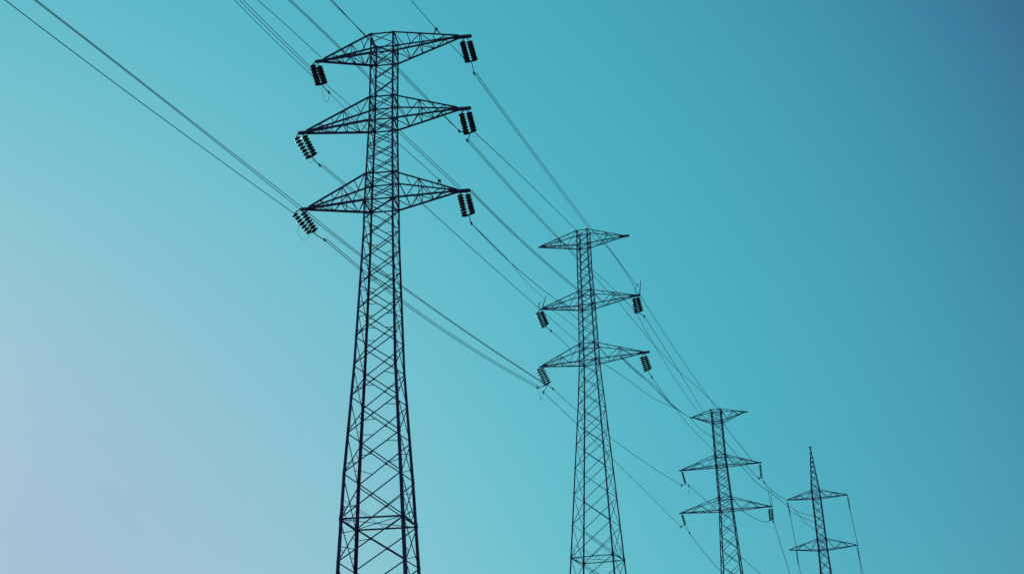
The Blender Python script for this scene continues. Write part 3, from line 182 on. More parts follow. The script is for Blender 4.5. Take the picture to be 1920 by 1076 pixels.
    [(12.906,108.393,41.193),(13.192,109.373,41.232),(13.482,110.368,41.27),(13.776,111.38,41.31),(14.074,112.409,41.349),(14.377,113.455,41.389),(14.685,114.518,41.429),(14.997,115.599,41.47),(15.314,116.699,41.511),(15.635,117.818,41.553),(15.962,118.956,41.595),(16.294,120.114,41.637),(16.631,121.293,41.68),(16.974,122.492,41.723),(17.323,123.714,41.767),(17.677,124.957,41.811),(18.037,126.223,41.856),(18.403,127.513,41.901),(18.775,128.826,41.947),(19.154,130.165,41.994),(19.539,131.529,42.04),(19.931,132.919,42.088),(20.33,134.335,42.136),(20.737,135.78,42.185),(21.15,137.253,42.234),(21.572,138.755,42.284),(22.001,140.288,42.334),(22.438,141.852,42.386),(22.884,143.448,42.438),(23.338,145.077,42.49),(23.801,146.74,42.544),(24.273,148.439,42.598),(24.754,150.174,42.653)],
  ]),
  ('overhead_wire', "wire from middle right insulators of the second pylon to the third pylon's top arm", 'wires spanning from the second to the third pylon', 0.024, [
    [(12.144,108.162,41.468),(12.403,109.156,41.481),(12.668,110.166,41.495),(12.938,111.192,41.51),(13.215,112.234,41.526),(13.497,113.293,41.544),(13.787,114.37,41.562),(14.082,115.465,41.582),(14.385,116.578,41.602),(14.694,117.71,41.624),(15.011,118.861,41.648),(15.335,120.032,41.672),(15.666,121.223,41.698),(16.005,122.436,41.726),(16.352,123.669,41.755),(16.707,124.925,41.785),(17.07,126.203,41.817),(17.442,127.505,41.85),(17.823,128.83,41.885),(18.212,130.18,41.921),(18.611,131.555,41.959),(19.02,132.957,41.999),(19.438,134.385,42.041),(19.867,135.841,42.084),(20.306,137.325,42.13),(20.755,138.838,42.177),(21.216,140.381,42.226),(21.688,141.956,42.278),(22.172,143.562,42.331),(22.668,145.201,42.387),(23.177,146.875,42.445),(23.698,148.583,42.505),(24.233,150.328,42.568)],
  ]),
  ('overhead_wire', "wire from the lowest right clamp of the second pylon to the third's top left tip", 'wires spanning from the second to the third pylon', 0.026, [
    [(13.18,108.372,34.932),(13.561,110.157,35.211),(13.972,112.084,35.512),(14.407,114.127,35.83),(14.859,116.255,36.161),(15.322,118.433,36.5),(15.789,120.619,36.841),(16.248,122.766,37.177),(16.69,124.821,37.5),(17.103,126.727,37.802),(17.474,128.419,38.073),(17.789,129.834,38.302),(18.047,130.979,38.491),(18.26,131.9,38.647),(18.438,132.65,38.778),(18.593,133.284,38.893),(18.738,133.863,39.002),(18.886,134.444,39.114),(19.05,135.088,39.239),(19.244,135.855,39.385),(19.482,136.811,39.564),(19.76,137.929,39.771),(20.061,139.132,39.997),(20.382,140.412,40.239),(20.722,141.76,40.495),(21.078,143.167,40.763),(21.446,144.623,41.042),(21.824,146.116,41.327),(22.209,147.635,41.618),(22.596,149.168,41.911),(22.983,150.698,42.202)],
  ]),
  ('bundled_wires', "pair of wires from the second pylon's lowest right arm to the third's top left tip", 'wires spanning from the second to the third pylon', 0.025, [
    [(10.27,108.78,37.217),(10.47,109.457,37.291),(10.67,110.136,37.366),(10.871,110.818,37.44),(11.073,111.508,37.516),(11.279,112.207,37.592),(11.489,112.92,37.671),(11.704,113.648,37.751),(11.925,114.395,37.835),(12.155,115.165,37.922),(12.394,115.962,38.013),(12.645,116.791,38.111),(12.909,117.655,38.214),(13.183,118.549,38.323),(13.466,119.468,38.436),(13.756,120.407,38.551),(14.05,121.361,38.668),(14.345,122.324,38.785),(14.64,123.289,38.9),(14.93,124.251,39.012),(15.214,125.202,39.12),(15.493,126.157,39.224),(15.774,127.129,39.325),(16.054,128.115,39.426),(16.334,129.107,39.524),(16.612,130.099,39.622),(16.889,131.086,39.719),(17.162,132.059,39.816),(17.432,133.013,39.911),(17.697,133.938,40.007),(17.956,134.827,40.103),(18.206,135.671,40.197),(18.445,136.469,40.288),(18.675,137.231,40.377),(18.899,137.964,40.465),(19.119,138.678,40.552),(19.338,139.382,40.641),(19.558,140.087,40.731),(19.784,140.803,40.823),(20.016,141.541,40.92),(20.26,142.31,41.021),(20.513,143.105,41.127),(20.771,143.909,41.236),(21.034,144.723,41.35),(21.302,145.548,41.466),(21.574,146.383,41.585),(21.85,147.227,41.706),(22.129,148.081,41.829),(22.411,148.944,41.953),(22.696,149.817,42.077),(22.983,150.698,42.202)],
    [(10.471,108.709,37.187),(10.679,109.41,37.269),(10.888,110.112,37.352),(11.097,110.817,37.434),(11.309,111.53,37.518),(11.524,112.254,37.603),(11.743,112.992,37.69),(11.968,113.748,37.779),(12.2,114.526,37.871),(12.441,115.33,37.967),(12.691,116.164,38.068),(12.955,117.037,38.175),(13.234,117.954,38.289),(13.526,118.907,38.409),(13.827,119.89,38.533),(14.135,120.895,38.66),(14.447,121.914,38.788),(14.758,122.939,38.916),(15.066,123.961,39.04),(15.367,124.971,39.16),(15.657,125.958,39.273),(15.938,126.935,39.379),(16.213,127.915,39.481),(16.484,128.897,39.58),(16.752,129.879,39.676),(17.016,130.856,39.769),(17.277,131.825,39.862),(17.535,132.783,39.954),(17.792,133.725,40.046),(18.047,134.647,40.139),(18.301,135.546,40.233),(18.553,136.417,40.329),(18.799,137.261,40.425),(19.041,138.081,40.52),(19.28,138.881,40.615),(19.516,139.664,40.711),(19.75,140.434,40.806),(19.982,141.195,40.902),(20.215,141.951,40.998),(20.447,142.706,41.095),(20.681,143.465,41.193),(20.915,144.216,41.292),(21.145,144.95,41.39),(21.373,145.671,41.489),(21.599,146.382,41.588),(21.825,147.089,41.688),(22.052,147.795,41.789),(22.28,148.504,41.891),(22.51,149.221,41.993),(22.744,149.951,42.097),(22.983,150.698,42.202)],
  ]),
  ('overhead_wire', "most sagging wire from the second pylon's shaft to the third pylon's top left tip", 'wires spanning from the second to the third pylon', 0.026, [
    [(8.232,109.5,37.192),(8.272,109.61,37.206),(8.294,109.671,37.214),(8.307,109.704,37.219),(8.318,109.731,37.224),(8.333,109.771,37.23),(8.361,109.847,37.239),(8.408,109.979,37.256),(8.483,110.188,37.28),(8.593,110.498,37.317),(8.746,110.932,37.366),(8.949,111.504,37.432),(9.197,112.204,37.513),(9.484,113.014,37.607),(9.804,113.918,37.711),(10.15,114.896,37.824),(10.516,115.932,37.942),(10.893,117.003,38.064),(11.275,118.088,38.186),(11.652,119.164,38.306),(12.015,120.206,38.419),(12.375,121.249,38.529),(12.747,122.339,38.64),(13.13,123.466,38.751),(13.52,124.621,38.864),(13.915,125.793,38.978),(14.313,126.968,39.093),(14.711,128.135,39.211),(15.105,129.279,39.33),(15.492,130.389,39.452),(15.868,131.448,39.576),(16.243,132.476,39.707),(16.622,133.497,39.847),(17.002,134.505,39.994),(17.379,135.492,40.146),(17.749,136.452,40.298),(18.106,137.374,40.447),(18.446,138.248,40.591),(18.764,139.066,40.724),(19.053,139.816,40.845),(19.31,140.488,40.947),(19.519,141.04,41.029),(19.677,141.457,41.09),(19.794,141.768,41.136),(19.882,142.001,41.169),(19.951,142.188,41.195),(20.014,142.361,41.217),(20.081,142.549,41.24),(20.166,142.786,41.268),(20.279,143.102,41.307),(20.434,143.532,41.359),(20.626,144.066,41.424),(20.841,144.669,41.496),(21.077,145.33,41.575),(21.329,146.04,41.658),(21.595,146.788,41.745),(21.87,147.562,41.836),(22.15,148.353,41.928),(22.432,149.147,42.02),(22.711,149.933,42.112),(22.983,150.698,42.202)],
  ]),
  ('overhead_wire', "straight wire passing under the third pylon's top left tip to its shaft", 'wires spanning from the second to the third pylon', 0.024, [
    [(10.418,108.728,37.14),(10.843,109.824,37.157),(11.289,110.974,37.174),(11.752,112.165,37.193),(12.226,113.384,37.212),(12.705,114.617,37.231),(13.183,115.848,37.25),(13.653,117.06,37.268),(14.109,118.235,37.285),(14.542,119.355,37.301),(14.944,120.398,37.314),(15.313,121.355,37.327),(15.652,122.236,37.338),(15.967,123.051,37.349),(16.259,123.813,37.358),(16.535,124.533,37.366),(16.799,125.225,37.372),(17.054,125.902,37.377),(17.308,126.579,37.379),(17.563,127.27,37.38),(17.827,127.992,37.378),(18.082,128.703,37.373),(18.313,129.364,37.363),(18.526,129.993,37.351),(18.732,130.609,37.336),(18.939,131.232,37.321),(19.154,131.883,37.305),(19.389,132.581,37.289),(19.651,133.349,37.274),(19.951,134.21,37.262),(20.299,135.188,37.253),(20.7,136.298,37.247),(21.148,137.527,37.243),(21.638,138.862,37.241),(22.164,140.289,37.241),(22.72,141.794,37.242),(23.3,143.362,37.243),(23.897,144.975,37.245),(24.504,146.614,37.246),(25.112,148.26,37.247),(25.713,149.89,37.248)],
  ]),
  ('overhead_wire', 'short drooping wire from the top left tip of the third pylon to its shaft', 'short jumper wires on the pylons', 0.03, [
    [(22.983,150.698,42.202),(23.116,150.661,42.018),(23.249,150.624,41.83),(23.38,150.588,41.64),(23.511,150.552,41.45),(23.643,150.515,41.261),(23.775,150.479,41.076),(23.908,150.442,40.895),(24.043,150.404,40.72),(24.181,150.365,40.553),(24.321,150.324,40.396),(24.464,150.282,40.249),(24.611,150.239,40.112),(24.759,150.193,39.982),(24.909,150.146,39.858),(25.06,150.099,39.739),(25.212,150.05,39.623),(25.365,150.002,39.507),(25.516,149.954,39.392),(25.667,149.906,39.274),(25.817,149.859,39.153)],
  ]),
  ('overhead_wire', 'upper wire sagging between the left arms of the second and third pylons', 'wires spanning from the second to the third pylon', 0.026, [
    [(3.75,111.806,35.097),(4.135,112.772,35.016),(4.527,113.751,34.937),(4.928,114.744,34.859),(5.337,115.752,34.783),(5.755,116.774,34.708),(6.181,117.81,34.635),(6.617,118.862,34.564),(7.062,119.929,34.494),(7.516,121.013,34.425),(7.98,122.112,34.358),(8.454,123.228,34.293),(8.938,124.361,34.23),(9.432,125.511,34.169),(9.937,126.68,34.109),(10.453,127.866,34.051),(10.981,129.072,33.996),(11.519,130.296,33.942),(12.07,131.541,33.89),(12.633,132.806,33.84),(13.208,134.091,33.793),(13.796,135.398,33.748),(14.397,136.727,33.705),(15.011,138.078,33.664),(15.639,139.452,33.625),(16.281,140.851,33.59),(16.938,142.273,33.556),(17.61,143.721,33.525),(18.297,145.194,33.497),(19.001,146.694,33.472),(19.72,148.221,33.449),(20.456,149.776,33.43),(21.209,151.361,33.413)],
  ]),
  ('overhead_wire', 'lower wire between the lowest left arms of the second and third pylons', 'wires spanning from the second to the third pylon', 0.026, [
    [(2.79,111.912,34.83),(3.232,112.871,34.673),(3.68,113.845,34.513),(4.134,114.833,34.351),(4.594,115.835,34.186),(5.061,116.853,34.018),(5.534,117.885,33.847),(6.014,118.934,33.673),(6.5,119.998,33.495),(6.994,121.079,33.315),(7.495,122.177,33.132),(8.002,123.291,32.945),(8.518,124.424,32.755),(9.041,125.574,32.561),(9.571,126.742,32.364),(10.11,127.93,32.163),(10.657,129.136,31.959),(11.212,130.363,31.751),(11.775,131.609,31.538),(12.348,132.877,31.322),(12.929,134.165,31.102),(13.52,135.476,30.878),(14.12,136.808,30.649),(14.73,138.164,30.416),(15.349,139.543,30.178),(15.979,140.946,29.936),(16.62,142.374,29.689),(17.271,143.827,29.437),(17.933,145.306,29.181),(18.606,146.812,28.919),(19.292,148.345,28.651),(19.989,149.907,28.379),(20.698,151.498,28.1)],
  ]),
  ('overhead_wire', 'short wire from the upper left clamp of the third pylon to its shaft', 'short jumper wires on the pylons', 0.032, [
    [(22.15,151.387,33.347),(22.255,151.342,33.229),(22.361,151.296,33.111),(22.467,151.251,32.993),(22.572,151.206,32.875),(22.678,151.161,32.757),(22.783,151.115,32.64),(22.889,151.07,32.522),(22.994,151.025,32.405),(23.099,150.98,32.288),(23.204,150.935,32.171),(23.309,150.89,32.055),(23.413,150.845,31.938),(23.518,150.801,31.822),(23.623,150.756,31.705),(23.727,150.711,31.589),(23.832,150.666,31.473),(23.936,150.622,31.358),(24.04,150.577,31.242),(24.145,150.532,31.126),(24.249,150.488,31.011),(24.353,150.443,30.896),(24.456,150.399,30.781),(24.56,150.354,30.666),(24.664,150.31,30.551),(24.768,150.265,30.437),(24.871,150.221,30.322),(24.975,150.177,30.208),(25.078,150.132,30.094),(25.181,150.088,29.98),(25.284,150.044,29.866),(25.387,150.0,29.753),(25.49,149.956,29.639)],
  ]),
  ('overhead_wire', "wire leaving the third pylon's lower shaft towards the bottom edge of the photo", 'wires spanning from the third to the farthest pylon', 0.032, [
    [(27.063,149.49,24.341),(27.634,150.863,24.228),(28.215,152.258,24.114),(28.807,153.677,23.999),(29.41,155.12,23.882),(30.024,156.588,23.763),(30.649,158.081,23.644),(31.285,159.6,23.522),(31.934,161.146,23.399),(32.595,162.72,23.275),(33.268,164.322,23.149),(33.954,165.953,23.021),(34.653,167.614,22.891),(35.367,169.305,22.759),(36.094,171.028,22.626),(36.835,172.784,22.491),(37.591,174.573,22.353),(38.363,176.396,22.214),(39.15,178.254,22.072),(39.953,180.149,21.929),(40.773,182.082,21.783),(41.611,184.053,21.635),(42.465,186.064,21.485),(43.338,188.116,21.332),(44.23,190.21,21.176),(45.142,192.347,21.019),(46.073,194.53,20.858),(47.025,196.759,20.695),(47.998,199.037,20.528),(48.993,201.363,20.359),(50.011,203.741,20.187),(51.052,206.172,20.012),(52.117,208.658,19.834)],
  ]),
  ('overhead_wire', 'wire from the lower left clamp of the third pylon steeply down to its shaft', 'short jumper wires on the pylons', 0.032, [
    [(21.788,151.804,27.33),(21.884,151.751,27.15),(21.98,151.699,26.971),(22.077,151.646,26.792),(22.175,151.593,26.614),(22.273,151.54,26.437),(22.372,151.486,26.261),(22.472,151.433,26.086),(22.572,151.379,25.912),(22.673,151.325,25.738),(22.775,151.271,25.566),(22.878,151.217,25.394),(22.981,151.163,25.223),(23.085,151.109,25.053),(23.189,151.054,24.884),(23.294,150.999,24.715),(23.4,150.945,24.548),(23.506,150.89,24.381),(23.614,150.834,24.215),(23.721,150.779,24.05),(23.83,150.724,23.886),(23.939,150.668,23.723),(24.049,150.612,23.56),(24.159,150.557,23.398),(24.27,150.501,23.237),(24.382,150.444,23.077),(24.494,150.388,22.918),(24.607,150.332,22.759),(24.721,150.275,22.602),(24.835,150.218,22.445),(24.95,150.161,22.289),(25.066,150.104,22.134),(25.182,150.047,21.979)],
  ]),
  ('overhead_wire', "wire from the third pylon's top to its upper right arm tip", 'short jumper wires on the pylons', 0.035, [
    [(27.017,149.504,42.827),(27.031,149.49,42.617),(27.025,149.478,42.425),(27.008,149.467,42.244),(26.989,149.456,42.065),(26.975,149.445,41.882),(26.975,149.433,41.686),(26.996,149.419,41.469),(27.047,149.399,41.223),(27.135,149.373,40.94),(27.268,149.336,40.613),(27.451,149.288,40.235),(27.678,149.228,39.812),(27.94,149.159,39.353),(28.231,149.083,38.866),(28.541,149.001,38.359),(28.863,148.916,37.84),(29.189,148.83,37.319),(29.511,148.746,36.802),(29.822,148.664,36.297),(30.114,148.587,35.812)],
  ]),
  ('overhead_wire', "wire from the third pylon's shaft to its upper right insulator clamp", 'short jumper wires on the pylons', 0.032, [
    [(26.865,149.549,38.968),(26.976,149.519,38.782),(27.087,149.489,38.596),(27.2,149.459,38.41),(27.312,149.429,38.226),(27.426,149.398,38.042),(27.54,149.367,37.859),(27.655,149.336,37.677),(27.77,149.305,37.496),(27.886,149.274,37.316),(28.003,149.242,37.136),(28.12,149.211,36.957),(28.238,149.179,36.779),(28.357,149.147,36.602),(28.476,149.115,36.426),(28.596,149.082,36.25),(28.716,149.05,36.075),(28.837,149.017,35.901),(28.959,148.984,35.728),(29.082,148.951,35.555),(29.205,148.917,35.384),(29.328,148.884,35.213),(29.452,148.85,35.042),(29.577,148.816,34.873),(29.703,148.782,34.705),(29.829,148.748,34.537),(29.956,148.713,34.37),(30.083,148.679,34.203),(30.211,148.644,34.038),(30.34,148.609,33.873),(30.469,148.574,33.709),(30.599,148.538,33.546),(30.73,148.503,33.384)],
  ]),
  ('overhead_wire', "long drooping wire from the third pylon's shaft to the farthest pylon's shaft", 'wires spanning from the third to the farthest pylon', 0.036, [
    [(26.947,149.525,36.978),(27.273,150.276,36.989),(27.603,151.031,37.003),(27.936,151.791,37.018),(28.272,152.557,37.033),(28.611,153.331,37.048),(28.953,154.116,37.061),(29.297,154.912,37.072),(29.643,155.723,37.079),(29.991,156.549,37.082),(30.341,157.395,37.079),(30.696,158.276,37.069),(31.058,159.199,37.051),(31.426,160.154,37.027),(31.799,161.133,37.0),(32.173,162.124,36.971),(32.548,163.114,36.941),(32.919,164.093,36.913),(33.286,165.046,36.889),(33.644,165.963,36.87),(33.993,166.829,36.859),(34.321,167.624,36.857),(34.627,168.346,36.861),(34.918,169.017,36.871),(35.2,169.656,36.886),(35.48,170.284,36.904),(35.767,170.922,36.924),(36.067,171.59,36.945),(36.388,172.311,36.965),(36.739,173.106,36.983),(37.128,174.0,36.998),(37.574,175.033,37.012),(38.08,176.206,37.028),(38.634,177.488,37.045),(39.218,178.843,37.062),(39.817,180.237,37.079),(40.414,181.629,37.094),(40.992,182.98,37.107),(41.531,184.247,37.117),(42.012,185.385,37.123),(42.414,186.348,37.123),(42.724,187.113,37.116),(42.953,187.708,37.101),(43.118,188.174,37.081),(43.238,188.548,37.06),(43.331,188.864,37.039),(43.413,189.152,37.018),(43.5,189.44,37.0),(43.61,189.761,36.984),(43.763,190.156,36.975),(43.978,190.672,36.975),(44.25,191.297,36.986),(44.555,191.983,37.005),(44.889,192.722,37.031),(45.248,193.508,37.063),(45.628,194.334,37.101),(46.025,195.191,37.143),(46.434,196.07,37.189),(46.851,196.964,37.237),(47.271,197.862,37.287),(47.689,198.755,37.337),(48.113,199.656,37.389),(48.55,200.582,37.447),(49.0,201.531,37.508),(49.461,202.499,37.573),(49.932,203.486,37.641),(50.41,204.487,37.711),(50.894,205.5,37.782),(51.383,206.521,37.854),(51.873,207.548,37.925),(52.363,208.577,37.995)],
  ]),
  ('overhead_wire', "wire from the third pylon's upper right clamp to the farthest pylon's upper left arm tip", 'wires spanning from the third to the farthest pylon', 0.04, [
    [(31.394,148.699,32.89),(31.749,150.084,33.085),(32.113,151.493,33.285),(32.484,152.928,33.49),(32.863,154.389,33.7),(33.251,155.878,33.916),(33.648,157.394,34.137),(34.053,158.938,34.364),(34.468,160.512,34.596),(34.892,162.116,34.835),(35.326,163.751,35.079),(35.77,165.419,35.33),(36.225,167.119,35.587),(36.69,168.853,35.852),(37.166,170.623,36.123),(37.653,172.428,36.401),(38.152,174.271,36.686),(38.663,176.153,36.979),(39.186,178.074,37.28),(39.723,180.036,37.589),(40.272,182.041,37.907),(40.836,184.089,38.233),(41.413,186.183,38.568),(42.005,188.324,38.912),(42.612,190.513,39.266),(43.235,192.752,39.629),(43.875,195.043,40.003),(44.531,197.388,40.388),(45.204,199.788,40.783),(45.895,202.247,41.19),(46.606,204.765,41.609),(47.335,207.345,42.04),(48.085,209.989,42.483)],
  ]),
  ('bundled_wires', "two short upright wires rising from the third pylon's lower right arm tip", 'short jumper wires on the pylons', 0.034, [
    [(31.65,148.132,31.87),(31.662,148.129,31.605),(31.675,148.125,31.341),(31.687,148.121,31.076),(31.7,148.118,30.812),(31.712,148.114,30.548),(31.724,148.11,30.285),(31.737,148.107,30.022),(31.749,148.103,29.759)],
    [(32.023,148.022,31.767),(32.013,148.025,31.513),(32.002,148.028,31.259),(31.991,148.031,31.006),(31.981,148.034,30.752),(31.97,148.038,30.499),(31.959,148.041,30.247),(31.949,148.044,29.994),(31.938,148.047,29.742)],
  ]),
  ('overhead_wire', 'long steep wire falling from the paired insulators of the third pylon', 'wires spanning from the third to the farthest pylon', 0.034, [
    [(31.944,148.365,27.788),(31.992,148.34,27.519),(32.041,148.316,27.251),(32.089,148.291,26.983),(32.138,148.267,26.715),(32.186,148.242,26.448),(32.234,148.218,26.181),(32.282,148.194,25.914),(32.33,148.17,25.648),(32.378,148.145,25.383),(32.426,148.121,25.118),(32.473,148.097,24.853),(32.521,148.073,24.589),(32.568,148.049,24.325),(32.615,148.025,24.062),(32.662,148.001,23.799),(32.709,147.977,23.536),(32.756,147.953,23.274),(32.803,147.93,23.012),(32.849,147.906,22.751),(32.896,147.882,22.49),(32.942,147.859,22.23),(32.988,147.835,21.97),(33.035,147.811,21.71),(33.081,147.788,21.451),(33.127,147.764,21.192),(33.172,147.741,20.933),(33.218,147.717,20.675),(33.264,147.694,20.418),(33.309,147.671,20.161),(33.354,147.647,19.904),(33.4,147.624,19.647),(33.445,147.601,19.391),(34.015,147.308,16.16),(34.585,147.015,12.928),(35.155,146.722,9.696),(35.725,146.429,6.464),(36.295,146.136,3.232),(36.865,145.842,0.0)],
  ]),
  ('overhead_wire', 'slack jumper wire from the lower right arm to the paired insulators of the third pylon', 'short jumper wires on the pylons', 0.032, [
    [(28.202,149.153,29.535),(28.311,149.129,29.452),(28.42,149.106,29.368),(28.528,149.082,29.283),(28.636,149.059,29.199),(28.744,149.036,29.115),(28.852,149.012,29.031),(28.961,148.989,28.949),(29.071,148.964,28.868),(29.181,148.939,28.789),(29.293,148.914,28.712),(29.408,148.886,28.635),(29.529,148.858,28.556),(29.654,148.828,28.477),(29.779,148.798,28.398),(29.904,148.767,28.322),(30.026,148.737,28.25),(30.143,148.707,28.181),(30.254,148.679,28.119),(30.356,148.653,28.064),(30.447,148.629,28.017),(30.527,148.607,27.979),(30.597,148.587,27.949),(30.658,148.569,27.924),(30.713,148.552,27.906),(30.763,148.536,27.892),(30.81,148.519,27.882),(30.855,148.503,27.876),(30.901,148.485,27.871),(30.949,148.465,27.868),(31.001,148.444,27.866),(31.055,148.421,27.866),(31.108,148.396,27.87),(31.162,148.37,27.878),(31.215,148.342,27.888),(31.267,148.314,27.9),(31.32,148.284,27.914),(31.372,148.255,27.928),(31.424,148.226,27.942),(31.477,148.197,27.955),(31.53,148.169,27.966)],
  ]),
  ('overhead_wire', "left upright wire between the farthest pylon's two arm levels", 'short jumper wires on the pylons', 0.05, [
    [(48.341,210.184,39.742),(48.387,210.134,38.967),(48.433,210.083,38.194),(48.479,210.033,37.423),(48.525,209.983,36.655),(48.57,209.933,35.89),(48.616,209.883,35.126),(48.661,209.834,34.365),(48.706,209.784,33.607)],
  ]),
  ('overhead_wire', "wire falling from the farthest pylon's lower left insulator", 'short jumper wires on the pylons', 0.045, [
    [(48.792,210.052,31.091),(48.8,210.038,30.98),(48.809,210.025,30.87),(48.818,210.011,30.76),(48.827,209.997,30.65),(48.837,209.984,30.54),(48.847,209.97,30.43),(48.858,209.956,30.32),(48.869,209.942,30.211),(48.88,209.929,30.101),(48.892,209.915,29.992),(48.905,209.901,29.883),(48.917,209.887,29.774),(48.931,209.873,29.665),(48.944,209.859,29.557),(48.958,209.845,29.448),(48.972,209.831,29.34),(48.987,209.817,29.232),(49.002,209.803,29.124),(49.018,209.789,29.016),(49.034,209.775,28.908),(49.05,209.76,28.801),(49.067,209.746,28.693),(49.084,209.732,28.586),(49.102,209.718,28.479),(49.12,209.703,28.372),(49.138,209.689,28.265),(49.157,209.675,28.158),(49.176,209.66,28.052),(49.196,209.646,27.946),(49.216,209.631,27.839),(49.236,209.617,27.733),(49.257,209.602,27.628),(50.152,208.972,23.023),(51.047,208.341,18.418),(51.943,207.71,13.814),(52.838,207.08,9.209),(53.733,206.449,4.605),(54.629,205.819,0.0)],
  ]),
  ('overhead_wire', "right upright wire between the farthest pylon's two arm levels", 'short jumper wires on the pylons', 0.05, [
    [(58.198,206.922,39.943),(58.25,206.871,39.14),(58.302,206.819,38.339),(58.354,206.768,37.541),(58.406,206.716,36.746),(58.458,206.665,35.953),(58.509,206.614,35.164),(58.56,206.564,34.376),(58.611,206.513,33.591)],
  ]),
  ('bundled_wires', "pair of wires falling from the farthest pylon's lower right insulator", 'short jumper wires on the pylons', 0.04, [
    [(58.654,206.748,31.116),(58.671,206.735,30.955),(58.688,206.722,30.794),(58.705,206.71,30.633),(58.722,206.697,30.473),(58.738,206.684,30.312),(58.755,206.671,30.151),(58.771,206.658,29.991),(58.787,206.646,29.831),(58.803,206.633,29.67),(58.818,206.62,29.51),(58.834,206.607,29.35),(58.849,206.595,29.19),(58.864,206.582,29.03),(58.879,206.57,28.87),(58.894,206.557,28.71),(58.908,206.544,28.55),(58.923,206.532,28.39),(58.937,206.519,28.231),(58.951,206.507,28.071),(58.965,206.494,27.912),(58.978,206.482,27.752),(58.992,206.469,27.593),(59.005,206.457,27.434),(59.018,206.445,27.275),(59.031,206.432,27.116),(59.044,206.42,26.957),(59.056,206.408,26.798),(59.069,206.395,26.639),(59.081,206.383,26.48),(59.093,206.371,26.321),(59.105,206.359,26.163),(59.116,206.346,26.004),(59.438,206.012,21.67),(59.759,205.678,17.336),(60.08,205.344,13.002),(60.402,205.01,8.668),(60.723,204.676,4.334),(61.044,204.342,-0.0)],
    [(58.654,206.748,31.116),(58.649,206.742,30.956),(58.643,206.737,30.797),(58.638,206.731,30.637),(58.633,206.725,30.478),(58.627,206.719,30.318),(58.622,206.714,30.159),(58.616,206.708,30.0),(58.61,206.702,29.841),(58.604,206.696,29.682),(58.599,206.691,29.523),(58.593,206.685,29.364),(58.587,206.679,29.206),(58.581,206.673,29.047),(58.574,206.668,28.889),(58.568,206.662,28.73),(58.562,206.656,28.572),(58.555,206.651,28.414),(58.549,206.645,28.256),(58.542,206.639,28.098),(58.536,206.634,27.94),(58.529,206.628,27.782),(58.523,206.622,27.624),(58.516,206.617,27.467),(58.509,206.611,27.309),(58.502,206.605,27.152),(58.495,206.6,26.995),(58.488,206.594,26.837),(58.481,206.588,26.68),(58.473,206.583,26.523),(58.466,206.577,26.366),(58.459,206.572,26.209),(58.451,206.566,26.052),(58.246,206.411,21.71),(58.041,206.255,17.368),(57.835,206.1,13.026),(57.63,205.945,8.684),(57.425,205.789,4.342),(57.219,205.634,0.0)],
  ]),
  ('overhead_wire', "upper slack wire from the farthest pylon's upper left insulator to its shaft", 'short jumper wires on the pylons', 0.04, [
    [(48.237,209.939,41.415),(48.408,209.89,41.283),(48.573,209.843,41.15),(48.735,209.798,41.016),(48.895,209.753,40.881),(49.057,209.708,40.747),(49.223,209.66,40.615),(49.396,209.61,40.485),(49.577,209.557,40.359),(49.769,209.497,40.236),(49.975,209.432,40.118),(50.196,209.359,40.006),(50.43,209.278,39.899),(50.675,209.192,39.795),(50.929,209.102,39.695),(51.188,209.008,39.597),(51.451,208.912,39.5),(51.716,208.815,39.404),(51.979,208.719,39.308),(52.239,208.625,39.211),(52.493,208.534,39.112)],
  ]),
  ('overhead_wire', "lower slack wire curving into the farthest pylon's shaft between its arms", 'short jumper wires on the pylons', 0.04, [
    [(49.145,209.639,40.755),(49.275,209.598,40.512),(49.398,209.558,40.264),(49.518,209.52,40.015),(49.637,209.481,39.765),(49.757,209.442,39.517),(49.882,209.403,39.272),(50.013,209.361,39.032),(50.154,209.317,38.798),(50.307,209.269,38.574),(50.474,209.217,38.359),(50.658,209.159,38.156),(50.855,209.095,37.962),(51.064,209.025,37.777),(51.281,208.952,37.598),(51.505,208.875,37.424),(51.733,208.797,37.253),(51.962,208.717,37.083),(52.19,208.638,36.913),(52.415,208.561,36.741),(52.633,208.487,36.565)],
  ]),
]

# ------------------------------------------------------------------ camera, sky, sun, exposure
cd = bpy.data.cameras.new('camera'); cam = bpy.data.objects.new('camera', cd); C.objects.link(cam)
cd.sensor_width = 36; cd.lens = CAM['lens']; cd.clip_start = 0.1; cd.clip_end = 12000
m = Matrix.Identity(4)
for i in range(3):
    m[i][0], m[i][1], m[i][2], m[i][3] = CAM['right'][i], CAM['up'][i], CAM['back'][i], CAM['loc'][i]
cam.matrix_world = m
sc.camera = cam
sc.view_settings.view_transform = 'Standard'; sc.view_settings.look = 'None'
sc.view_settings.exposure = 0; sc.view_settings.gamma = 1

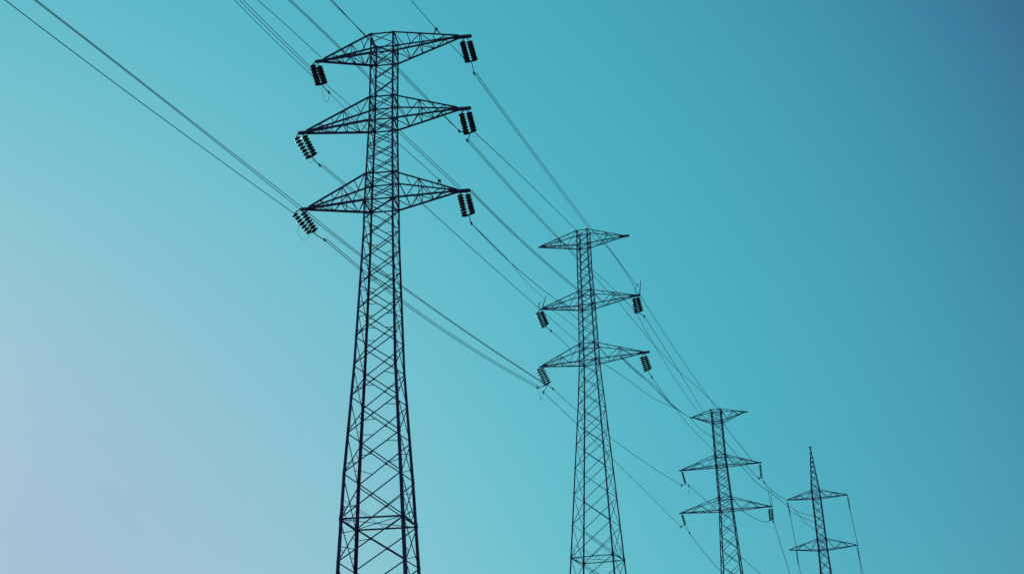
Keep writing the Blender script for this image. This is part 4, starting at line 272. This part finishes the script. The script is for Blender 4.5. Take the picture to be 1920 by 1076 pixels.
SUN_AZ, SUN_EL = -40.0, 14.0                       # degrees; azimuth from the view's ground direction (+Y), to the left
GLOW_AZ, GLOW_EL = -26.0, 4.0                     # centre of the pale glow, low on the horizon under the sun
NISHITA_STRENGTH = 0.1
SKY_RAMP = [(0, (0.2119, 0.4355, 0.6341)), (5.02, (0.1842, 0.3787, 0.5514)), (7.91, (0.2235, 0.4035, 0.5693)), (10.8, (0.2345, 0.4314, 0.5796)), (13.68, (0.2257, 0.4558, 0.5841)), (16.57, (0.2044, 0.4729, 0.5842)), (19.45, (0.1766, 0.4813, 0.5808)), (22.34, (0.1472, 0.4814, 0.5744)), (25.23, (0.1196, 0.4742, 0.5654)), (28.11, (0.0962, 0.4613, 0.554)), (31.0, (0.0781, 0.4444, 0.5405)), (33.88, (0.0653, 0.425, 0.525)), (36.77, (0.0571, 0.4038, 0.5075)), (39.66, (0.0521, 0.3811, 0.4878)), (42.54, (0.049, 0.3565, 0.4657)), (45.43, (0.046, 0.3285, 0.4406)), (48.32, (0.0422, 0.2956, 0.4114)), (51.2, (0.0376, 0.2556, 0.3762)), (54.09, (0.0335, 0.2062, 0.3324)), (56.97, (0.0334, 0.1457, 0.2763)), (110, (0.0267, 0.1165, 0.221)), (180, (0.0267, 0.1165, 0.221))]            # angle from the glow (degrees), linear colour
w = bpy.data.worlds.new('World'); sc.world = w; w.use_nodes = True
nt = w.node_tree; nt.nodes.clear()
def N(kind, **kw):
    n = nt.nodes.new(kind)
    for k, v in kw.items(): setattr(n, k, v)
    return n
out = N('ShaderNodeOutputWorld')
sky = N('ShaderNodeTexSky', sky_type='NISHITA', sun_disc=False)
sky.sun_elevation = R(SUN_EL); sky.sun_rotation = R(SUN_AZ); sky.air_density = 1.0; sky.dust_density = 1.0
bg1 = N('ShaderNodeBackground'); bg1.inputs[1].default_value = NISHITA_STRENGTH
nt.links.new(sky.outputs[0], bg1.inputs[0])
tc = N('ShaderNodeTexCoord')
dot = N('ShaderNodeVectorMath', operation='DOT_PRODUCT')
a, e = R(GLOW_AZ), R(GLOW_EL)
dot.inputs[1].default_value = (math.sin(a) * math.cos(e), math.cos(a) * math.cos(e), math.sin(e))
nrm = N('ShaderNodeVectorMath', operation='NORMALIZE')
nt.links.new(tc.outputs['Generated'], nrm.inputs[0]); nt.links.new(nrm.outputs[0], dot.inputs[0])
ac = N('ShaderNodeMath', operation='ARCCOSINE'); nt.links.new(dot.outputs['Value'], ac.inputs[0])
dv = N('ShaderNodeMath', operation='DIVIDE'); nt.links.new(ac.outputs[0], dv.inputs[0]); dv.inputs[1].default_value = math.pi
ramp = N('ShaderNodeValToRGB'); nt.links.new(dv.outputs[0], ramp.inputs[0])
ramp.color_ramp.interpolation = 'LINEAR'
el = ramp.color_ramp.elements
for i, (deg, col) in enumerate(SKY_RAMP):
    if i < 2: s = el[i]; s.position = deg / 180
    else: s = el.new(deg / 180)
    s.color = (*col, 1)
bg2 = N('ShaderNodeBackground'); bg2.inputs[1].default_value = 1 / .9
nt.links.new(ramp.outputs[0], bg2.inputs[0])
add = N('ShaderNodeMixShader'); add.inputs[0].default_value = .9
nt.links.new(bg1.outputs[0], add.inputs[1]); nt.links.new(bg2.outputs[0], add.inputs[2])
nt.links.new(add.outputs[0], out.inputs[0])

sd = bpy.data.lights.new('sun', 'SUN'); sd.energy = 2.0; sd.angle = R(0.5); sd.color = (1, .95, .88)
so = bpy.data.objects.new('sun', sd); C.objects.link(so)
a, e = R(SUN_AZ), R(SUN_EL)
to_sun = Vector((math.sin(a) * math.cos(e), math.cos(a) * math.cos(e), math.sin(e)))
so.rotation_euler = to_sun.to_track_quat('Z', 'Y').to_euler()

# ------------------------------------------------------------------ materials
def mat(name, col, rough, metal=0.0, var=.35, scale=3.0, spec=.5, bump=0):
    mt = bpy.data.materials.new(name); mt.use_nodes = True
    t = mt.node_tree; b = t.nodes['Principled BSDF']
    b.inputs['Roughness'].default_value = rough; b.inputs['Metallic'].default_value = metal
    b.inputs['Specular IOR Level'].default_value = spec
    co = t.nodes.new('ShaderNodeTexCoord'); no = t.nodes.new('ShaderNodeTexNoise')
    no.inputs['Scale'].default_value = scale; no.inputs['Detail'].default_value = 6
    t.links.new(co.outputs['Object'], no.inputs['Vector'])
    r = t.nodes.new('ShaderNodeValToRGB'); r.color_ramp.elements[0].position = .3; r.color_ramp.elements[1].position = .7
    r.color_ramp.elements[0].color = (*[c * (1 - var) for c in col], 1); r.color_ramp.elements[1].color = (*[c * (1 + var) for c in col], 1)
    t.links.new(no.outputs['Fac'], r.inputs[0]); t.links.new(r.outputs[0], b.inputs['Base Color'])
    if bump:
        bp = t.nodes.new('ShaderNodeBump'); bp.inputs['Strength'].default_value = bump
        t.links.new(no.outputs['Fac'], bp.inputs['Height']); t.links.new(bp.outputs[0], b.inputs['Normal'])
    return mt
STEEL = mat('weathered_steel', (.17, .075, .17), .55, 0, .4, 1.2, .3)
CAST = mat('dark_fittings', (.09, .05, .1), .5, 0, .3, 8, .3)
GLAZE = mat('glazed_insulator', (.08, .045, .085), .2, 0, .3, 6, .8)
ROD = mat('grey_rubber', (.02, .02, .03), .5, 0, .2, 6, .3)
CABLE = mat('aged_cable', (.03, .035, .05), .5, 0, .3, 2, .3)
GRASS = mat('dry_grass', (.075, .085, .035), .95, 0, .5, .35, .1, .4)

# ------------------------------------------------------------------ helpers
def tag(o, label=None, cat=None, group=None, kind=None):
    for k, v in (('label', label), ('category', cat), ('group', group), ('kind', kind)):
        if v: o[k] = v
    return o
def empty(name, loc, rz=0):
    o = bpy.data.objects.new(name, None); C.objects.link(o); o.location = loc; o.rotation_euler = (0, 0, rz)
    o.empty_display_size = .3
    return o
def obj(name, bm, mt, parent=None, smooth=False, loc=None):
    me = bpy.data.meshes.new(name); bm.normal_update(); bm.to_mesh(me); bm.free(); me.materials.append(mt)
    if smooth:
        for p in me.polygons: p.use_smooth = True
    o = bpy.data.objects.new(name, me); C.objects.link(o)
    if parent: o.parent = parent
    if loc is not None: o.location = loc
    return o
def frame_of(d, up=None):
    d = d.normalized()
    up = Vector(up) if up is not None else (Vector((0, 0, 1)) if abs(d.z) < .92 else Vector((1, 0, 0)))
    x = d.cross(up)
    if x.length < 1e-4: x = d.cross(Vector((0, 1, 0)))
    x.normalize(); return d, x, x.cross(d).normalized()
def bar(bm, p, q, wd, ht=None, up=None, taper=1.0):
    """a straight rolled bar of rectangular section from p to q"""
    p, q = Vector(p), Vector(q); ht = ht or wd
    d, x, y = frame_of(q - p, up); rings = []
    for c, k in ((p, 1), (q, taper)):
        rings.append([bm.verts.new(c + x * sx * wd * k / 2 + y * sy * ht * k / 2) for sx, sy in ((-1, -1), (1, -1), (1, 1), (-1, 1))])
    for i in range(4):
        j = (i + 1) % 4; bm.faces.new((rings[0][i], rings[0][j], rings[1][j], rings[1][i]))
    bm.faces.new(rings[0][::-1]); bm.faces.new(rings[1])
def angle(bm, p, q, wd, th, up=None):
    """a rolled L-angle from p to q: two thin flanges"""
    p, q = Vector(p), Vector(q); d, x, y = frame_of(q - p, up); rings = []
    sec = ((0, 0), (wd, 0), (wd, th), (th, th), (th, wd), (0, wd))
    for c in (p, q): rings.append([bm.verts.new(c + x * (u - wd / 3) + y * (v - wd / 3)) for u, v in sec])
    for i in range(6):
        j = (i + 1) % 6; bm.faces.new((rings[0][i], rings[0][j], rings[1][j], rings[1][i]))
    bm.faces.new(rings[0][::-1]); bm.faces.new(rings[1])
def tube(bm, pts, r, n=6, r2=None):
    pts = [Vector(p) for p in pts]; rings = []
    for i, p in enumerate(pts):
        d = pts[min(i + 1, len(pts) - 1)] - pts[max(i - 1, 0)]
        d, x, y = frame_of(d); rr = r if r2 is None else r + (r2 - r) * i / (len(pts) - 1)
        rings.append([bm.verts.new(p + (x * math.cos(2 * math.pi * k / n) + y * math.sin(2 * math.pi * k / n)) * rr) for k in range(n)])
    for a_, b_ in zip(rings, rings[1:]):
        for k in range(n): bm.faces.new((a_[k], a_[(k + 1) % n], b_[(k + 1) % n], b_[k]))
    bm.faces.new(rings[0][::-1]); bm.faces.new(rings[-1])
def lathe(bm, prof, n=14, z0=0):
    """prof: (radius, z) pairs, closed with caps"""
    rings = [[bm.verts.new((r * math.cos(2 * math.pi * k / n), r * math.sin(2 * math.pi * k / n), z + z0)) for k in range(n)] for r, z in prof]
    for a_, b_ in zip(rings, rings[1:]):
        for k in range(n): bm.faces.new((a_[k], a_[(k + 1) % n], b_[(k + 1) % n], b_[k]))
    bm.faces.new(rings[0][::-1]); bm.faces.new(rings[-1])
def plate(bm, c, u, v, su, sv, th):
    """an eight-cornered gusset plate centred on c, lying in the plane of u and v"""
    c, u, v = Vector(c), Vector(u).normalized(), Vector(v).normalized(); n = u.cross(v).normalized()
    out = [(-.5, -.25), (-.25, -.5), (.25, -.5), (.5, -.25), (.5, .25), (.25, .5), (-.25, .5), (-.5, .25)]
    f = [bm.verts.new(c + u * a_ * su + v * b_ * sv + n * th / 2) for a_, b_ in out]
    g = [bm.verts.new(c + u * a_ * su + v * b_ * sv - n * th / 2) for a_, b_ in out]
    bm.faces.new(f); bm.faces.new(g[::-1])
    for i in range(8): bm.faces.new((f[i], g[i], g[(i + 1) % 8], f[(i + 1) % 8]))

# ------------------------------------------------------------------ the ground, below the picture
bm = bmesh.new()
g = 48
vs = [[None] * (g + 1) for _ in range(g + 1)]
for i in range(g + 1):
    for j in range(g + 1):
        x = 5000 * ((2 * i / g - 1) ** 3); y = 5000 * ((2 * j / g - 1) ** 3)
        vs[i][j] = bm.verts.new((x, y, 0))
for i in range(g):
    for j in range(g): bm.faces.new((vs[i][j], vs[i + 1][j], vs[i + 1][j + 1], vs[i][j + 1]))
tag(obj('ground', bm, GRASS), kind='structure')

# ------------------------------------------------------------------ lattice pylons
STYLE = [   # leg width bottom / top, brace bottom / top, chord, panel ratio, arm bays, tip beam (left, right)
    dict(leg=(.25, .11), brace=(.074, .055), chord=.115, ratio=.70, bays=5, beam=((.55, .2), (.85, .21)),
         label='nearest and largest lattice pylon, dark steel with six insulated cross arms'),
    dict(leg=(.15, .10), brace=(.062, .05), chord=.085, ratio=.76, bays=4, beam=((.25, .14), (.55, .2)),
         label='second lattice pylon, slimmer, with bare top arms and small spikes on its middle arms'),
    dict(leg=(.15, .12), brace=(.07, .06), chord=.085, ratio=.80, bays=4, beam=((.35, .16), (.45, .16)),
         label='third lattice pylon, small, flat topped with three tiers of arms'),
    dict(leg=(.2, .17), brace=(.09, .075), chord=.10, ratio=1.05, bays=4, beam=((.2, .14), (.25, .16)),
         label='farthest and smallest lattice pylon with a tall pointed peak and two tiers of arms'),
]
def lerp(a_, b_, t): return a_ + (b_ - a_) * t
def interp(prof, z, k):
    if z <= prof[0][0]: return prof[0][k]
    for p, q in zip(prof, prof[1:]):
        if z <= q[0]: return lerp(p[k], q[k], (z - p[0]) / (q[0] - p[0]))
    return prof[-1][k]
def gusset(bm, p, q, nrm, su, sv):
    d = (q - p).normalized(); plate(bm, p + d * su * .45 + nrm * .012, d, Vector((0, 0, 1)), su, sv, .02)
def pylon(P, S, idx):
    prof = P['profile']; root = empty('lattice_pylon', P['base'], P['rot'])
    tag(root, S['label'], 'pylon', 'lattice pylons of the power line')
    H = prof[-1][0]
    half = lambda z: interp(prof, z, 2); cx = lambda z: interp(prof, z, 1)
    corner = lambda z, sx, sy: Vector((cx(z) + sx * half(z), sy * half(z), z))
    size = lambda pair, z: lerp(pair[0], pair[1], min(1, z / (.75 * H)))
    # legs: tapered L-angles standing on the four corners
    for sx, sy in ((-1, -1), (1, -1), (1, 1), (-1, 1)):
        bm = bmesh.new(); rings = []
        zs = [-.4] + [q[0] for q in prof[1:]]
        for z in zs:
            c = corner(max(z, 0), sx, sy); c.z = z; wd = size(S['leg'], z); th = wd * .28
            wd = min(wd, max(.04, half(max(z, 0)) * .9)); th = min(th, wd * .5)
            sec = [(0, 0), (wd, 0), (wd, th), (th, th), (th, wd), (0, wd)]
            rings.append([bm.verts.new(c + Vector((-sx * u, -sy * v, 0))) for u, v in sec])
        for a_, b_ in zip(rings, rings[1:]):
            for k in range(6): bm.faces.new((a_[k], a_[(k + 1) % 6], b_[(k + 1) % 6], b_[k]))
        bm.faces.new(rings[0]); bm.faces.new(rings[-1]); bmesh.ops.recalc_face_normals(bm, faces=bm.faces)
        if idx < 2 and (sx, sy) in ((1, -1), (-1, 1)):       # climbing pegs
            z = 3.0
            while z < H - .4:
                c = corner(z, sx, sy); d = Vector((sx, 0, 0)) if int(z / .45) % 2 else Vector((0, sy, 0))
                bar(bm, c - d * .05, c + d * .13, .028); z += .45
        obj('leg', bm, STEEL, root)
    # levels where panels meet: fixed at the arms and frames, evenly shared between them
    keys = sorted(set([0.0, H - .02] + [z for A in P['arms'] for z in A[:2]] + list(P['frames'])))
    keys = [z for i, z in enumerate(keys) if i == 0 or z - keys[i - 1] > .25]
    levels = []
    for a_, b_ in zip(keys, keys[1:]):
        z = a_; zs = [a_]
        while z < b_ - .05:
            z += max(.55 if idx < 3 else .8, 2 * half(z) * S['ratio']); zs.append(z)
        n = max(1, len(zs) - 1); tot = zs[-1] - a_
        levels += [a_ + (v - a_) * (b_ - a_) / tot for v in zs[:-1]]
    levels.append(keys[-1])
    FACES = [((-1, -1), (1, -1)), ((1, -1), (1, 1)), ((1, 1), (-1, 1)), ((-1, 1), (-1, -1))]
    for fi, (c0, c1) in enumerate(FACES):
        bm = bmesh.new()
        nrm = Vector(((c0[0] + c1[0]) / 2, (c0[1] + c1[1]) / 2, 0))
        for li, (za, zb) in enumerate(zip(levels, levels[1:])):
            wd = size(S['brace'], za); ins = nrm * -.02
            A, B = corner(za, *c0) + ins, corner(za, *c1) + ins
            D, E = corner(zb, *c0) + ins, corner(zb, *c1) + ins
            k = 1 if (B - A).length > .35 else .5
            j = lambda: Vector((0, 0, random.uniform(-.05, .05) * min(1, (B - A).length)))
            bar(bm, A + j(), E + j(), wd * k, wd * .55 * k, nrm); bar(bm, B + ins * 2.2 + j(), D + ins * 2.2 + j(), wd * k, wd * .55 * k, nrm)
            if (E - D).length > 1.1 and li % 2 == fi % 2 and idx < 2:
                gusset(bm, A, B, nrm, wd * 3.0, wd * 4.0)
                gusset(bm, E, D, nrm, wd * 3.0, wd * 4.0)
            if idx == 0 and (B - A).length > 1.7:      # a bolted plate where the two diagonals cross
                for f_, g_, h_ in ((A, E, D), (B, D, E), (E, A, B), (D, B, A)):
                    if random.random() < .55:
                        t_ = random.uniform(.22, .3); bar(bm, lerp(f_, g_, t_) + ins, lerp(f_, h_, t_ * random.uniform(.9, 1.5)) + ins, wd * .6, wd * .4, nrm)
                plate(bm, (A + E) / 2 - nrm * .035, B - A, Vector((0, 0, 1)), wd * 1.9, wd * 1.9, .02)
        for z in sorted(set([z for A_ in P['arms'] for z in A_[:2]] + list(P['frames']))):
            wd = size(S['brace'], z) * 1.35
            bar(bm, corner(z, *c0), corner(z, *c1), wd, wd, (0, 0, 1))
            k = 5 if z in P['frames'] else 2.6
            for p_, q_ in ((c0, c1), (c1, c0)): gusset(bm, corner(z, *p_), corner(z, *q_), nrm, wd * 2.4, wd * k)
        obj('face_bracing', bm, STEEL, root)
    # level frames braced in plan, and short struts that tie the diagonals to them
    for z in [A_[1] for A_ in P['arms']] + list(P['frames']):
        bm = bmesh.new(); wd = size(S['brace'], z) * .8
        mids = [(corner(z, *a_) + corner(z, *b_)) / 2 for a_, b_ in FACES]
        bar(bm, corner(z - .03, -1, -1), corner(z - .03, 1, 1), wd, wd * .6); bar(bm, corner(z + .03, 1, -1), corner(z + .03, -1, 1), wd, wd * .6)
        if z in P['frames']:
            for i, (a_, b_) in enumerate(FACES):
                for s_ in (a_, b_):
                    c = corner(z, *s_); dz = 2 * half(z) * S['ratio'] * .36
                    bar(bm, mids[i], corner(z + dz * 1.25, *s_), wd * .7, wd * .5)
        obj('plan_frame', bm, STEEL, root)
    # cross arms
    for zt, zb, tl, tr in P['arms']:
        for side, (u, zz), (bl, bw) in ((-1, tl, S['beam'][0]), (1, tr, S['beam'][1])):
            arm_root = None
            ch = S['chord']
            tip = Vector((u, 0, zz)); inner = Vector((u - side * bl, 0, zz))
            td = .10
            ends = {}
            for sy in (-1, 1):
                ends['b', sy] = (corner(zb, side, sy), inner + Vector((0, sy * td, -.02)))
                ends['t', sy] = (corner(zt, side, sy), inner + Vector((0, sy * td * .7, ch * .9)))
            bm = bmesh.new()
            bar(bm, inner - Vector((side * .1, 0, 0)), tip, bw * .9, bw, (0, 0, 1), .92)
            lathe_end = tip
            bar(bm, tip - Vector((side * .02, 0, 0)), tip + Vector((side * bw * .28, 0, 0)), bw * .66, bw * .72, (0, 0, 1), .7)
            arm_root = obj('cross_arm', bm, STEEL, root)
            for key, (p, q) in ends.items():
                b2 = bmesh.new(); k = 1.1 if key[0] == 'b' else .85
                angle(b2, p, q, ch * k, ch * .4, (0, 0, 1)); obj('chord', b2, STEEL, arm_root)
            n = S['bays']; b3 = bmesh.new(); br = lerp(S['brace'][0], S['brace'][1], .8)
            ts = [1 - (1 - i / n) ** 1.0 for i in range(n + 1)]
            pt = lambda key, t: lerp(ends[key][0], ends[key][1], t)
            for i in range(n):
                t0, t1 = ts[i], ts[i + 1]; k = .9
                for sy in (-1, 1):
                    if i % 2 == 0: bar(b3, pt(('t', sy), t0), pt(('b', sy), t1), br * k, br * .6, (0, 1, 0))
                    else: bar(b3, pt(('b', sy), t0), pt(('t', sy), t1), br * k, br * .6, (0, 1, 0))
                    if i == 2 and idx < 2: bar(b3, pt(('b', sy), t0), pt(('t', sy), t0), br * .8, br * .5, (0, 1, 0))
                if i:
                    bar(b3, pt(('b', -1), t0), pt(('b', 1), t0), br * k, br * .6, (0, 0, 1)); bar(b3, pt(('t', -1), t0), pt(('t', 1), t0), br * .8, br * .5, (0, 0, 1))
                s_ = 1 if i % 2 else -1
                bar(b3, pt(('b', s_), t0), pt(('b', -s_), t1), br * k, br * .6, (0, 0, 1))
            obj('arm_bracing', b3, STEEL, arm_root)
    if idx == 3:      # the pointed peak ends in a small cap plate
        bm = bmesh.new(); lathe(bm, [(.1, H - .1), (.28, H), (.28, H + .07), (.12, H + .12)], 10)
        for v in bm.verts: v.co.x += cx(H)
        obj('peak_cap', bm, STEEL, root)
    for ti, p, q in SPIKES:
        if ti == idx:
            bm = bmesh.new(); tube(bm, [(p[0], 0, p[1]), (q[0], 0, q[1])], .055, 6, .035); obj('spike', bm, STEEL, root)
    for ti, p, q in BRACKETS:
        if ti == idx:
            bm = bmesh.new(); a_, b_ = Vector((p[0], 0, p[1])), Vector((q[0], 0, q[1]))
            for sx in (-.16, .16): bar(bm, a_, b_ + Vector((sx, 0, 0)), .06)
            plate(bm, a_, Vector((1, 0, 0)), Vector((0, 0, 1)), .2, .2, .06); obj('wire_bracket', bm, STEEL, root)
    return root
for i, (P, S) in enumerate(zip(PYLONS, STYLE)): pylon(P, S, i)

# ------------------------------------------------------------------ insulators hanging from the arms
DISC_ME = {}
def disc_profile(r):
    return [(r * .12, .34 * r), (r * .24, .3 * r), (r * .26, .14 * r), (r * .62, .08 * r), (r, -.05 * r), (r * .98, -.12 * r),
            (r * .8, -.04 * r), (r * .78, -.13 * r), (r * .55, -.02 * r), (r * .52, -.12 * r), (r * .26, -.02 * r), (r * .16, -.16 * r)]
def insulator(I):
    top = Vector(I['strings'][0][0]); loc = top.copy()
    root = empty('hanging_insulator', loc)
    tag(root, I['label'], 'insulator', I['group'])
    r, n = I['radius'], I['discs']; fine = I['pylon'] == 0
    bots = []
    hb = bmesh.new(); tip = Vector(I['tip']) - loc
    for p, q in I['strings']:
        p, q = Vector(p) - loc, Vector(q) - loc; d = q - p; L = d.length; bots.append(q)
        tube(hb, [tip, lerp(tip, p, .5) + Vector((0, 0, .02)), p + d * .03], .035, 6)
        rot = (-d).to_track_quat('Z', 'Y').to_euler()
        bm = bmesh.new(); rodr = .032 if I['pylon'] < 2 else .06
        lathe(bm, [(rodr * .8, 0), (rodr, -.05), (rodr, -L + .05), (rodr * .8, -L)], 8)
        rod_like = I['pylon'] > 1
        if fine:
            s = obj('insulator_string', bm, CAST, root, True, p); s.rotation_euler = rot
            if r not in DISC_ME:
                db = bmesh.new(); lathe(db, disc_profile(r), 16); me = bpy.data.meshes.new('disc'); db.normal_update(); db.to_mesh(me); db.free()
                me.materials.append(GLAZE)
                for f in me.polygons: f.use_smooth = True
                DISC_ME[r] = me
            for k in range(n):
                o = bpy.data.objects.new('disc', DISC_ME[r]); C.objects.link(o); o.parent = s
                o.location = (0, 0, -L * (k + .62) / (n + .1)); o.rotation_euler = (random.uniform(-.05, .05), random.uniform(-.05, .05), 0)
        else:
            for k in range(n):
                z = -L * (k + .6) / n
                if rod_like: lathe(bm, [(r * .5, z + .05), (r, z - .02), (r * .5, z - .05)], 12)
                else: lathe(bm, disc_profile(r), 14, z)
            s = obj('insulator_string', bm, GLAZE if not rod_like else ROD, root, True, p); s.rotation_euler = rot
    obj('hanger', hb, CAST, root)
    mid = sum(bots, Vector()) / len(bots)
    if I['clamps']:
        yb = bmesh.new()
        if len(bots) > 1: bar(yb, bots[0], bots[1], .1, .05)
        for c in I['clamps']: tube(yb, [mid, lerp(mid, Vector(c) - loc, .5) + Vector((0, 0, -.05)), Vector(c) - loc], .032, 6)
        obj('yoke', yb, CAST, root)
        sz = (.16, .2, .24, .26)[I['pylon']]
        for c in I['clamps']:
            c = Vector(c) - loc; cb = bmesh.new(); ax = Vector((.42, .9, -.2)).normalized() * sz
            bar(cb, c - ax * 1.0, c, sz * .3, sz * .35, (0, 0, 1), 2.0); bar(cb, c, c + ax * 1.0, sz * .6, sz * .7, (0, 0, 1), .5)
            bar(cb, c + Vector((0, 0, -sz * .7)), c + Vector((0, 0, sz * .7)), sz * .55, sz * .3)
            obj('clamp', cb, CAST, root)
    for lp in I['loops']:
        P = [Vector(p) - loc for p in lp]; pts = []
        P = [2 * P[0] - P[1]] + P + [2 * P[-1] - P[-2]]
        for k in range(1, len(P) - 2):
            for m_ in range(6):
                t = m_ / 6; a_, b_, c_, d_ = P[k - 1:k + 3]
                pts.append(.5 * (2 * b_ + (c_ - a_) * t + (2 * a_ - 5 * b_ + 4 * c_ - d_) * t * t + (3 * b_ - a_ - 3 * c_ + d_) * t ** 3))
        pts.append(P[-2]); lb = bmesh.new(); tube(lb, pts, .011 if fine else .015, 6); obj('jumper_loop', lb, CABLE, root, True)
for I in INSULATORS: insulator(I)

# ------------------------------------------------------------------ wires
for name, label, group, rad, strands in WIRES:
    o0 = Vector(strands[0][0])
    if len(strands) == 1:
        bm = bmesh.new(); tube(bm, [Vector(p) - o0 for p in strands[0]], rad, 6)
        tag(obj(name, bm, CABLE, None, True, o0), label, 'wire', group)
    else:
        root = empty(name, o0); tag(root, label, 'wire', group)
        for s in strands:
            bm = bmesh.new(); tube(bm, [Vector(p) - o0 for p in s], rad, 6); obj('strand', bm, CABLE, root, True)
